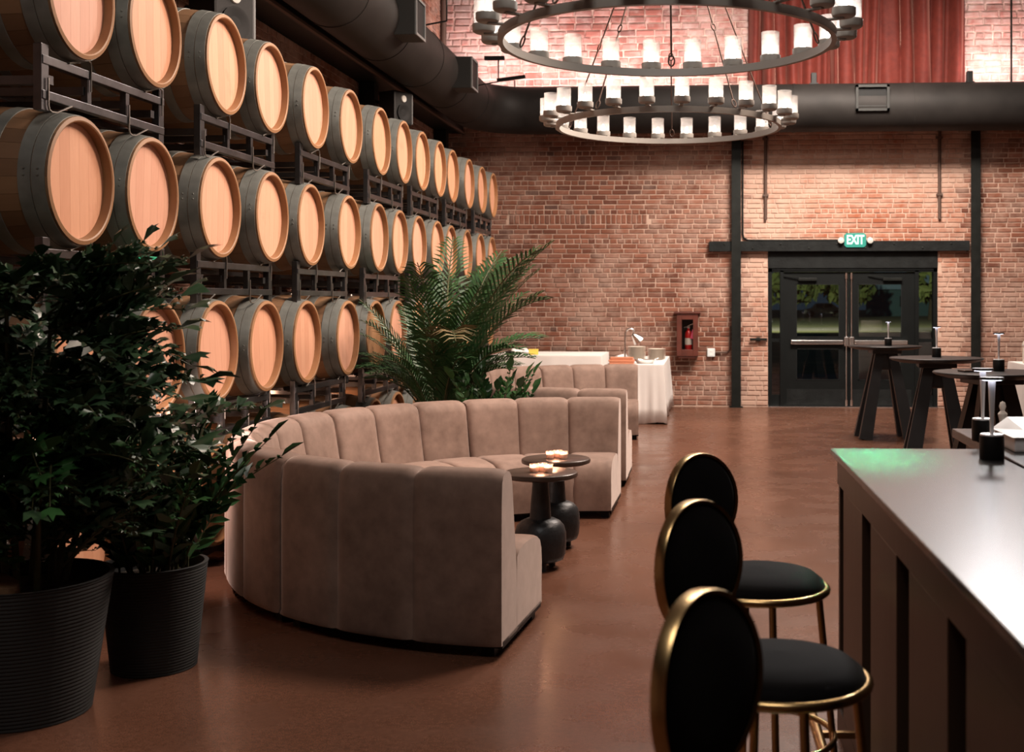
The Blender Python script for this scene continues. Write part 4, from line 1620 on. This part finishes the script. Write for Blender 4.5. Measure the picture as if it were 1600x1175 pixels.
# local: x into the bar, y negative towards the camera
MB().box((0.0, -4.3, 1.028), (0.57, 0.0, 1.05), ch=0.004).obj('counter_top', 'bar_top', BR)
MB().box((0.10, -4.26, 0.0), (0.54, -0.05, 1.028)).obj('carcass', 'fixture', BR)
MB().box((0.025, -4.28, 0.92), (0.10, -0.012, 1.028)).obj('top_rail', 'bar_panel', BR)
MB().box((0.025, -4.28, 0.0), (0.10, -0.012, 0.10)).obj('plinth', 'bar_panel', BR)
MB().box((0.03, -0.05, 0.0), (0.555, -0.012, 1.028)).obj('end_panel', 'bar_panel', BR)
# raised boards with dark recesses between them
slots = [(-0.02, -0.185), (-0.64, -0.82), (-1.27, -1.45), (-1.90, -2.07), (-2.53, -2.71), (-3.16, -3.34)]
for i in range(len(slots)):
    a = slots[i][1]
    b = slots[i + 1][0] if i + 1 < len(slots) else -4.25
    MB().box((0.025, b, 0.10), (0.10, a, 0.92), ch=0.003).obj('panel', 'bar_panel', BR)
# foot rail
MB().tube([(-0.10, -0.25, 0.16), (-0.10, -4.2, 0.16)], 0.019, 10).obj('foot_rail', 'brass', BR, 60)
for y in (-0.5, -1.7, -2.9, -4.0):
    MB().beam((-0.10, y, 0.16), (0.06, y, 0.16), 0.02, 0.02).obj('rail_bracket', 'brass', BR)
# second counter beyond the lamps
BR2 = empty('back_counter', (1.0, 4.32, 0), 0.0, 'second stone topped counter beyond the end of the bar', 'counter')
MB().box((0.05, -0.60, 1.012), (2.6, 0.93, 1.05), ch=0.005).obj('counter_top', 'bar_top', BR2)
MB().box((0.10, -0.55, 0.0), (2.55, 0.88, 1.012)).obj('carcass', 'bar_panel', BR2)
for k in range(4):
    MB().box((0.15 + 0.6 * k, 0.88, 0.12), (0.68 + 0.6 * k, 0.90, 0.94), ch=0.003).obj('panel', 'bar_panel', BR2)
for k in range(2):
    MB().box((0.085, -0.50 + 0.72 * k, 0.12), (0.10, 0.12 + 0.72 * k, 0.94), ch=0.003).obj('panel', 'bar_panel', BR2)


# cordless table lamps
def make_lamp():
    r = empty('table_lamp')
    MB().lathe([(0, 0), (0.041, 0), (0.042, 0.003), (0.042, 0.080), (0.040, 0.083), (0, 0.083)], 28).obj('lamp_base', 'fixture', r, 40)
    MB().lathe([(0.0, 0.088), (0.039, 0.088), (0.0405, 0.083)], 28).obj('top_plate', 'satin', r, 40)
    MB().lathe([(0.0065, 0.086), (0.008, 0.15), (0.0125, 0.262), (0.013, 0.272), (0.0, 0.273)], 14).obj('lamp_stem', 'satin', r, 50)
    MB().lathe([(0.0, 0.285), (0.040, 0.285), (0.042, 0.281), (0.040, 0.276), (0.0, 0.276)], 28).obj('lamp_disc', 'fixture', r, 40)
    MB().lathe([(0.016, 0.2745), (0.034, 0.2745)], 24, close=False).obj('led_ring', 'led', r)
    return r


LP = make_lamp()
lamps = [((0.985, 4.24, 1.05), 'black cordless table lamp with steel stem on the bar, nearest the camera', 'l'),
         ((1.08, 4.80, 1.05), 'cordless table lamp with steel stem on the second counter behind the bar', 'l'),
         ((2.10, 14.15, 1.078), 'small black cordless lamp on the farthest high table, before the doors', 't'),
         ((2.12, 11.30, 1.078), 'small black cordless lamp with bright disc on the middle high table', 't'),
         ((2.16, 9.08, 1.078), 'small black cordless lamp on the nearest high table', 't')]
for i, (p, lb, g) in enumerate(lamps):
    q = LP if i == 0 else copy_tree(LP)
    q.location = p
    tag(q, lb, 'lamp', 'cordless table lamps')
lamps_steel = None

# things on the second counter
r = empty('serving_box', (1.36, 4.58, 1.05), 0.0, 'white box with a slanted lid on the second counter', 'box')
MB().box((-0.25, -0.15, 0.0), (0.34, 0.15, 0.055), ch=0.008).obj('box', 'white', r)
m = MB()
m.add([(-0.26, -0.16, 0.055), (0.35, -0.16, 0.055), (0.35, 0.16, 0.055), (-0.26, 0.16, 0.055), (-0.20, -0.09, 0.075), (0.30, -0.09, 0.075), (0.30, 0.16, 0.10), (-0.20, 0.16, 0.10)],
      [(0, 1, 5, 4), (1, 2, 6, 5), (2, 3, 7, 6), (3, 0, 4, 7), (4, 5, 6, 7), (3, 2, 1, 0)])
m.obj('lid', 'white', r)
r = empty('figurine', (1.21, 5.02, 1.05), 0.0, 'small beige carved figure beside the white box on the second counter', 'figure')
MB().lathe([(0, 0), (0.022, 0), (0.022, 0.01), (0.010, 0.02), (0.014, 0.06), (0.020, 0.085), (0.009, 0.098), (0.015, 0.115), (0.010, 0.132), (0, 0.137)], 12).obj('carving', 'ceramic', r, 50)
MB().tube([(0.0, 0, 0.085), (0.028, 0, 0.06), (0.02, 0, 0.03)], 0.006, 6).obj('arm', 'ceramic', r, 60)


# ------------------------------------------------------------------ bar stools
def make_stool():
    r = empty('bar_stool')
    # local +x is the way the sitter faces
    zs = 0.70
    MB().lathe([(0, zs + 0.005), (0.198, zs + 0.005), (0.204, zs + 0.02), (0.198, zs + 0.038), (0.172, zs + 0.058), (0.11, zs + 0.072), (0, zs + 0.078)], 40).obj('seat', 'black_velvet', r, 50)
    m = MB()
    circ = lambda R_, z, n=44: [(R_ * cos(2 * pi * k / n), R_ * sin(2 * pi * k / n), z) for k in range(n)]
    m.tube(circ(0.208, zs + 0.012), 0.0125, 10, True)
    m.obj('seat_ring', 'brass', r, 80)
    for a in (0.75, -0.75, 2.39, -2.39):
        MB().tube([(0.185 * cos(a), 0.185 * sin(a), zs + 0.005), (0.255 * cos(a), 0.255 * sin(a), 0.0)], 0.0115, 10).obj('leg', 'brass', r, 60)
    m = MB()
    m.tube(circ(0.232, 0.26), 0.0095, 8, True)
    m.obj('foot_ring', 'brass', r, 80)
    # round padded back, leaning slightly away
    B = T(-0.235, 0, zs + 0.247) @ RY(-0.06)
    rx, rz = 0.172, 0.155

    def disc(xo, s, n=44):
        return [(xo - 0.05 * (1 - (s * sin(2 * pi * k / n) * 1.0) ** 2) * 0.0 + 0.014 * (s * cos(2 * pi * k / n)) ** 2, rx * s * cos(2 * pi * k / n), rz * s * sin(2 * pi * k / n)) for k in range(n)]
    m = MB()
    n = 44
    rings = [(-0.012, 0.02), (-0.014, 0.55), (-0.012, 0.88), (-0.008, 0.96), (0.0, 0.985), (0.006, 0.975), (0.013, 0.90), (0.019, 0.5), (0.020, 0.02)]
    v = []
    for xo, s in rings:
        v += disc(xo, s)
    f = []
    for i in range(len(rings) - 1):
        for k in range(n):
            f.append((i * n + k, i * n + (k + 1) % n, (i + 1) * n + (k + 1) % n, (i + 1) * n + k))
    f += [tuple(range(n))[::-1], tuple((len(rings) - 1) * n + k for k in range(n))]
    m.add(v, f, B)
    m.obj('back_cushion', 'black_velvet', r, 60)
    m = MB()
    # flat brass band round the back
    band = []
    for xo, s in ((-0.011, 0.98), (-0.014, 0.995), (-0.012, 1.04), (0.009, 1.045), (0.015, 1.03), (0.012, 0.978)):
        band.append(disc(xo, s))
    v = [p for q in band for p in q]
    f = []
    for i in range(6):
        i2 = (i + 1) % 6
        for k in range(n):
            f.append((i * n + k, i * n + (k + 1) % n, i2 * n + (k + 1) % n, i2 * n + k))
    m.add(v, f, B)
    m.obj('back_band', 'brass', r, 50, fix=True)
    for s in (-1, 1):
        MB().tube([(-0.188, s * 0.085, zs + 0.012), (-0.225, s * 0.09, zs + 0.06), (-0.232, s * 0.095, zs + 0.12)], 0.011, 8).obj('back_support', 'brass', r, 60)
    return r


S0 = make_stool()
for i, (x, y, a, lb) in enumerate(((0.158, 3.74, -37, 'black velvet bar stool with brass frame, the one by the far end of the bar'),
                                   (0.166, 2.84, -33, 'black velvet bar stool with brass frame, the middle one of three at the bar'),
                                   (0.198, 1.93, -28, 'black velvet bar stool with brass frame, its lower part cut by the picture'))):
    q = S0 if i == 0 else copy_tree(S0)
    q.location = (x, y, 0)
    q.rotation_euler = (0, 0, radians(a))
    tag(q, lb, 'stool', 'bar stools along the counter')


# ------------------------------------------------------------------ high tables
def make_high_table():
    r = empty('high_table')
    MB().lathe([(0, 1.035), (0.33, 1.035), (0.40, 1.052), (0.424, 1.066), (0.425, 1.074), (0.42, 1.078), (0, 1.078)], 56).obj('table_top', 'black_wood', r, 30)
    MB().box((-0.17, -0.17, 0.99), (0.17, 0.17, 1.035), ch=0.008).obj('top_block', 'black_wood', r)
    for sx in (-1, 1):
        for sy in (-1, 1):
            MB().beam((sx * 0.255, sy * 0.20, 0.0), (sx * 0.075, sy * 0.075, 0.99), 0.15, 0.085, 0.10, 0.07, up=(0, 1, 0)).obj('leg', 'black_wood', r)
    MB().box((-0.09, -0.09, 0.80), (0.09, 0.09, 0.99), ch=0.02).obj('hub', 'black_wood', r)
    return r


HT = make_high_table()
for i, (x, y, a, lb) in enumerate(((2.06, 14.15, 0.02, 'black round high table with splayed legs standing before the exit doors'),
                                   (2.10, 11.2, -0.1, 'black round high table with splayed legs, the middle of three'),
                                   (2.09, 9.0, 0.25, 'black round high table with splayed legs, the nearest to the bar'))):
    q = HT if i == 0 else copy_tree(HT)
    q.location = (x, y, 0)
    q.rotation_euler = (0, 0, a)
    tag(q, lb, 'table', 'high tables')
r = empty('tray', (1.93, 8.95, 1.078), 0.2, 'small dark leather folder lying on the nearest high table', 'tray')
MB().box((-0.08, -0.06, 0), (0.08, 0.06, 0.015), ch=0.004).obj('folder', 'table_top', r)


# ------------------------------------------------------------------ white draped tables
def folding_table(x0, x1, y0, y1, z, lb):
    r = empty('buffet_table', ((x0 + x1) / 2, (y0 + y1) / 2, 0), label=lb, cat='table')
    a, b = (x1 - x0) / 2, (y1 - y0) / 2
    MB().box((-a, -b, z - 0.04), (a, b, z - 0.008)).obj('table_top', 'ceramic', r)
    for sx in (-1, 1):
        for sy in (-1, 1):
            MB().tube([(sx * (a - 0.08), sy * (b - 0.08), 0), (sx * (a - 0.08), sy * (b - 0.08), z - 0.04)], 0.014, 8).obj('leg', 'steel', r, 60)


def drape(x0, x1, y0, y1, z, drop, lb, seed, corner=0.10):
    rnd = random.Random(seed)
    cxm, cym = (x0 + x1) / 2, (y0 + y1) / 2
    r = empty('tablecloth', (cxm, cym, z - drop), label=lb, cat='tablecloth')
    a, b = (x1 - x0) / 2 + 0.004, (y1 - y0) / 2 + 0.004
    per = []
    n = 26
    for (p, q) in (((-a, -b), (a, -b)), ((a, -b), (a, b)), ((a, b), (-a, b)), ((-a, b), (-a, -b))):
        for i in range(n):
            t = i / n
            per.append((p[0] + (q[0] - p[0]) * t, p[1] + (q[1] - p[1]) * t, t))
    P_ = len(per)
    lv = [0, 0.006, 0.03, 0.25, 0.5, 0.75, 1.0]
    v = []
    ph = [rnd.uniform(0, 6) for _ in range(4)]
    for li, l in enumerate(lv):
        for k, (x, y, t) in enumerate(per):
            side = k // n
            nx, ny = ((0, -1), (1, 0), (0, 1), (-1, 0))[side]
            c_ = max(0, 1 - min(t, 1 - t) / 0.14)
            dx, dy = nx, ny
            if c_ > 0:
                ox, oy = (1 if x > 0 else -1), (1 if y > 0 else -1)
                dx, dy = nx * (1 - c_) + ox * c_ * 0.75, ny * (1 - c_) + oy * c_ * 0.75
            out = l * (0.012 + corner * c_ ** 1.6 + 0.016 * sin(t * 17 + ph[side]) + 0.008 * sin(t * 41 + ph[side]))
            zz = z + 0.004 - drop * l + (0.0 if li > 1 else 0.0)
            if l == 1.0:
                zz += 0.012 * sin(t * 9 + ph[side])
            v.append((x + dx * out - 0, y + dy * out, max(zz, 0.004) - (z - drop)))
    f = []
    for li in range(len(lv) - 1):
        for k in range(P_):
            k2 = (k + 1) % P_
            f.append((li * P_ + k, (li + 1) * P_ + k, (li + 1) * P_ + k2, li * P_ + k2))
    f.append(tuple(range(P_)))
    o = MB().add(v, f).obj('cloth', 'cloth', r, 40, fix=True)
    md = o.modifiers.new('thick', 'SOLIDIFY')
    md.thickness = 0.003
    md.offset = 1
    return r


folding_table(-1.31, -0.58, 15.57, 18.0, 0.765, 'buffet table under the white cloth beside the end of the far sofa')
drape(-1.31, -0.58, 15.57, 18.0, 0.765, 0.755, 'white cloth hanging to the floor over the buffet table with the heat lamp', 2, 0.07)
folding_table(-2.95, -1.45, 16.2, 17.5, 0.85, 'longer buffet table under the white cloth behind the far sofa')
drape(-2.95, -1.45, 16.2, 17.5, 0.85, 0.83, 'white cloth over the longer buffet table behind the far sofa', 5, 0.03)

# white post
r = empty('white_post', (-3.06, 16.35, 0.0), label='white turned post with a ball top beside the last barrels of the stack', cat='post')
MB().lathe([(0, 0), (0.06, 0), (0.06, 0.80), (0.045, 0.84), (0.05, 0.90), (0.035, 0.95), (0.055, 1.0), (0.05, 1.05), (0.025, 1.10), (0, 1.11)], 16).obj('turning', 'white', r, 50)
MB().box((-0.075, -0.075, 0), (0.075, 0.075, 0.78), ch=0.008).obj('shaft', 'white', r)
# small things on the longer table
r = empty('card_box', (-2.40, 16.45, 0.857), 0.1, 'yellow card box on the longer white buffet table', 'box')
MB().box((-0.065, -0.03, 0), (0.065, 0.03, 0.075), ch=0.004).obj('box', 'yellow', r)
MB().box((-0.067, -0.031, 0.06), (0.067, 0.031, 0.078)).obj('lid', 'yellow', r)
r = empty('napkin', (-2.66, 16.9, 0.857), 0.2, 'crumpled white napkin on the longer white buffet table', 'napkin')
m = MB()
rn = random.Random(2)
vv = [(0.28 * (i / 7 - 0.5), 0.18 * (j / 5 - 0.5), 0.008 + rn.uniform(0, 0.085) * (1 if 0 < i < 7 and 0 < j < 5 else 0)) for j in range(6) for i in range(8)]
m.add(vv, [(j * 8 + i, j * 8 + i + 1, j * 8 + i + 9, j * 8 + i + 8) for j in range(5) for i in range(7)])
o = m.obj('cloth', 'cloth', r, 180)
md = o.modifiers.new('thick', 'SOLIDIFY')
md.thickness = 0.004
r = empty('dark_box', (-2.58, 16.42, 0.857), 0.0, 'small dark box beside the napkin on the longer buffet', 'box')
MB().box((-0.06, -0.03, 0), (0.06, 0.03, 0.05), ch=0.004).obj('box', 'fixture', r)
r.location = (-2.72, 16.42, 0.857)

# carving station on the other table
r = empty('carving_tray', (-1.13, 15.80, 0.772), 0.0, 'copper coloured wooden carving tray under the heat lamp', 'tray')
m = MB()
m.box((-0.16, -0.11, 0.0), (0.16, 0.11, 0.03), ch=0.006)
m.obj('tray', 'copper', r)
MB().box((-0.17, -0.12, 0.03), (0.17, 0.12, 0.055), ch=0.006).obj('rim', 'copper', r)
MB().box((-0.15, -0.10, 0.055), (0.15, 0.10, 0.085), ch=0.006).obj('board', 'copper', r)
r = empty('heat_lamp', (-1.13, 16.35, 0.772), 0.0, 'chrome heat lamp with curved neck on the white buffet table', 'lamp')
MB().lathe([(0, 0), (0.10, 0), (0.10, 0.012), (0.02, 0.03), (0, 0.03)], 20).obj('lamp_base', 'chrome', r, 40)
pts = [(0, 0, 0.02), (0, 0, 0.36)]
for k in range(1, 9):
    a = pi * 0.85 * k / 8
    pts.append((0.07 - 0.07 * cos(a), 0, 0.36 + 0.09 * sin(a)))
MB().tube(pts, 0.013, 8).obj('neck', 'chrome', r, 60)
MB().lathe([(0.02, 0.12), (0.035, 0.10), (0.085, 0.0), (0.075, 0.0), (0.03, 0.09), (0.0, 0.10)], 24, T(0.19, -0.03, 0.29) @ RY(-0.75) @ RX(0.35), close=False).obj('lamp_shade', 'chrome', r, 50)
MB().lathe([(0.0, 0.0), (0.035, 0.01), (0.03, 0.05), (0.0, 0.07)], 14, T(0.195, -0.03, 0.285) @ RY(-0.75) @ RX(0.35)).obj('bulb', 'exit_white', r, 60)
r = empty('napkin', (-1.22, 16.9, 0.772), 0.4, 'folded white napkin behind the heat lamp', 'napkin')
m = MB()
m.add([(-0.1, -0.07, 0), (0.1, -0.07, 0), (0.1, 0.07, 0), (-0.1, 0.07, 0), (-0.06, -0.03, 0.06), (0.06, -0.02, 0.085), (0.06, 0.03, 0.08), (-0.07, 0.03, 0.05)],
      [(3, 2, 1, 0), (0, 1, 5, 4), (1, 2, 6, 5), (2, 3, 7, 6), (3, 0, 4, 7), (4, 5, 6, 7)])
m.obj('cloth', 'cloth', r)


def make_plate():
    r = MB().lathe([(0, 0), (0.07, 0), (0.075, 0.004), (0.125, 0.014), (0.127, 0.017), (0.12, 0.0165), (0.07, 0.008), (0, 0.007)], 28).mesh('plate', 40)
    r.materials.append(M['ceramic'])
    return r


pm = make_plate()
for sx, sy, n_, lb in ((-0.99, 16.7, 15, 'cream plate in the taller stack on the white buffet'), (-0.72, 16.9, 12, 'cream plate in the lower stack on the white buffet')):
    for k in range(n_):
        o = link('plate', pm, None, None, (sx, sy, 0.7725 + 0.0125 * k))
        top = k == n_ - 1
        tag(o, lb.replace('cream plate in', 'topmost cream plate of' if top else 'cream plate, %s from the bottom, in' % (ORD + ['fifteenth'])[k]), 'plate', 'cream plates in the %s stack' % ('taller' if n_ == 15 else 'lower'))
r = empty('serving_dish', (-0.83, 15.85, 0.772), 0.0, 'shallow dark metal dish with food and handles at the front of the buffet', 'dish')
MB().lathe([(0, 0.0), (0.10, 0.0), (0.14, 0.05), (0.15, 0.052), (0.135, 0.04), (0.10, 0.012), (0, 0.012)], 24, Matrix.Diagonal((1, 0.7, 1, 1))).obj('dish', 'chrome', r, 40)
MB().lathe([(0, 0.045), (0.07, 0.04), (0.115, 0.022), (0, 0.014)], 18, Matrix.Diagonal((1, 0.7, 1, 1))).obj('food', 'soil', r, 50)
for s in (-1, 1):
    MB().tube([(s * 0.13, -0.04, 0.05), (s * 0.18, -0.03, 0.07), (s * 0.18, 0.03, 0.07), (s * 0.13, 0.04, 0.05)], 0.008, 6).obj('handle', 'chrome', r, 60)

# draped table past the bar, at the edge of the view
folding_table(3.05, 4.4, 11.6, 12.4, 0.98, 'table under the white cloth behind the high tables')
drape(3.05, 4.4, 11.6, 12.4, 0.98, 0.97, 'white cloth over the table behind the nearest high table', 8, 0.12)
r = empty('drum_container', (3.30, 12.0, 0.987), 0.0, 'round pale drum shaped container on the white table behind the high tables', 'container')
MB().lathe([(0, 0), (0.20, 0), (0.21, 0.01), (0.21, 0.20), (0.20, 0.215), (0, 0.22)], 32).obj('drum', 'ceramic', r, 40)
MB().lathe([(0.2, 0.17), (0.214, 0.17), (0.214, 0.185), (0.2, 0.185)], 32, close=False).obj('band', 'white', r, 40)


# ------------------------------------------------------------------ chandeliers
def make_chandelier():
    r = empty('ring_chandelier')
    R_ = 0.765
    # flat band ring
    m = MB()
    n = 96
    v = []
    for k in range(n):
        a = 2 * pi * k / n
        for q, z in ((R_ - 0.012, -0.019), (R_ + 0.012, -0.019), (R_ + 0.012, 0.019), (R_ - 0.012, 0.019)):
            v.append((q * cos(a), q * sin(a), z))
    f = []
    for k in range(n):
        k2 = (k + 1) % n
        for i in range(4):
            i2 = (i + 1) % 4
            f.append((k * 4 + i, k2 * 4 + i, k2 * 4 + i2, k * 4 + i2))
    m.add(v, f)
    m.obj('ring_band', 'ring', r, 30, fix=True)
    cup = MB().lathe([(0.0, -0.006), (0.040, -0.006), (0.050, 0.0), (0.0525, 0.008), (0.0525, 0.033), (0.049, 0.034), (0.047, 0.010), (0, 0.008)], 24)
    cup.box((-0.075, -0.012, -0.013), (0.0, 0.012, -0.005))
    cm = cup.mesh('candle_cup', 40)
    cm.materials.append(M['ring'])
    sm = MB().lathe([(0.0465, 0.010), (0.0465, 0.152), (0.0435, 0.152), (0.0435, 0.010)], 28, close=False).mesh('glass_shade', 40)
    sm.materials.append(M['shade'])
    bmh = MB().lathe([(0, 0.03), (0.010, 0.034), (0.0155, 0.050), (0.013, 0.066), (0.006, 0.082), (0, 0.090)], 12).mesh('bulb', 60)
    bmh.materials.append(M['bulb'])
    sk = MB().lathe([(0.012, 0.008), (0.012, 0.034), (0, 0.035)], 10).mesh('socket', 40)
    sk.materials.append(M['ceramic'])
    for k in range(24):
        a = 2 * pi * (k + 0.5) / 24
        c = link('candle_cup', cm, None, r, (0.84 * cos(a), 0.84 * sin(a), 0.03), (0, 0, a))
        link('glass_shade', sm, None, c)
        link('bulb', bmh, None, c)
        link('socket', sk, None, c)
    apex = 1.72
    for k in range(5):
        a = pi / 2 + 2 * pi * k / 5
        p0 = Vector((0.755 * cos(a), 0.755 * sin(a), 0.03))
        p1 = Vector((0.05 * cos(a), 0.05 * sin(a), apex))
        m = MB()
        mid = p0.lerp(p1, 0.33)
        e = (p1 - p0).normalized()
        m.tube([p0 + e * 0.05, mid - e * 0.02], 0.0055, 6)
        m.tube([mid + e * 0.02, p1], 0.0055, 6)
        m.obj('rod', 'conduit', r, 60)
        for c_ in (p0 + e * 0.03, mid):
            m = MB()
            pts = [c_ + e * 0.028 * cos(2 * pi * j / 12) + Vector((-sin(a), cos(a), 0)) * 0.016 * sin(2 * pi * j / 12) for j in range(12)]
            m.tube(pts, 0.0045, 6, True)
            m.obj('hook_link', 'conduit', r, 80)
    MB().lathe([(0, apex - 0.02), (0.055, apex - 0.015), (0.06, apex + 0.01), (0.02, apex + 0.05), (0, apex + 0.06)], 20).obj('hub', 'ring', r, 50)
    MB().tube([(0, 0, apex + 0.04), (0, 0, 7.2 - 2.8)], 0.010, 8).obj('stem', 'ring', r, 60)
    return r


M['ring'] = simple('chandelier_steel', (0.30, 0.285, 0.262), 0.5, 0.1)
CH = make_chandelier()
for i, (x, y, z, lb) in enumerate(((-0.19, 5.55, 2.80, 'near steel ring chandelier with frosted candle shades, cut by the picture top'),
                                   (-0.27, 8.30, 2.805, 'farther steel ring chandelier with glass candle shades, hanging before the back duct'))):
    q = CH if i == 0 else copy_tree(CH)
    q.location = (x, y, z)
    point('chandelier_glow', (x, y, z + 0.08), 4, (1.0, 0.93, 0.86), 0.25)
    tag(q, lb, 'chandelier', 'ring chandeliers')
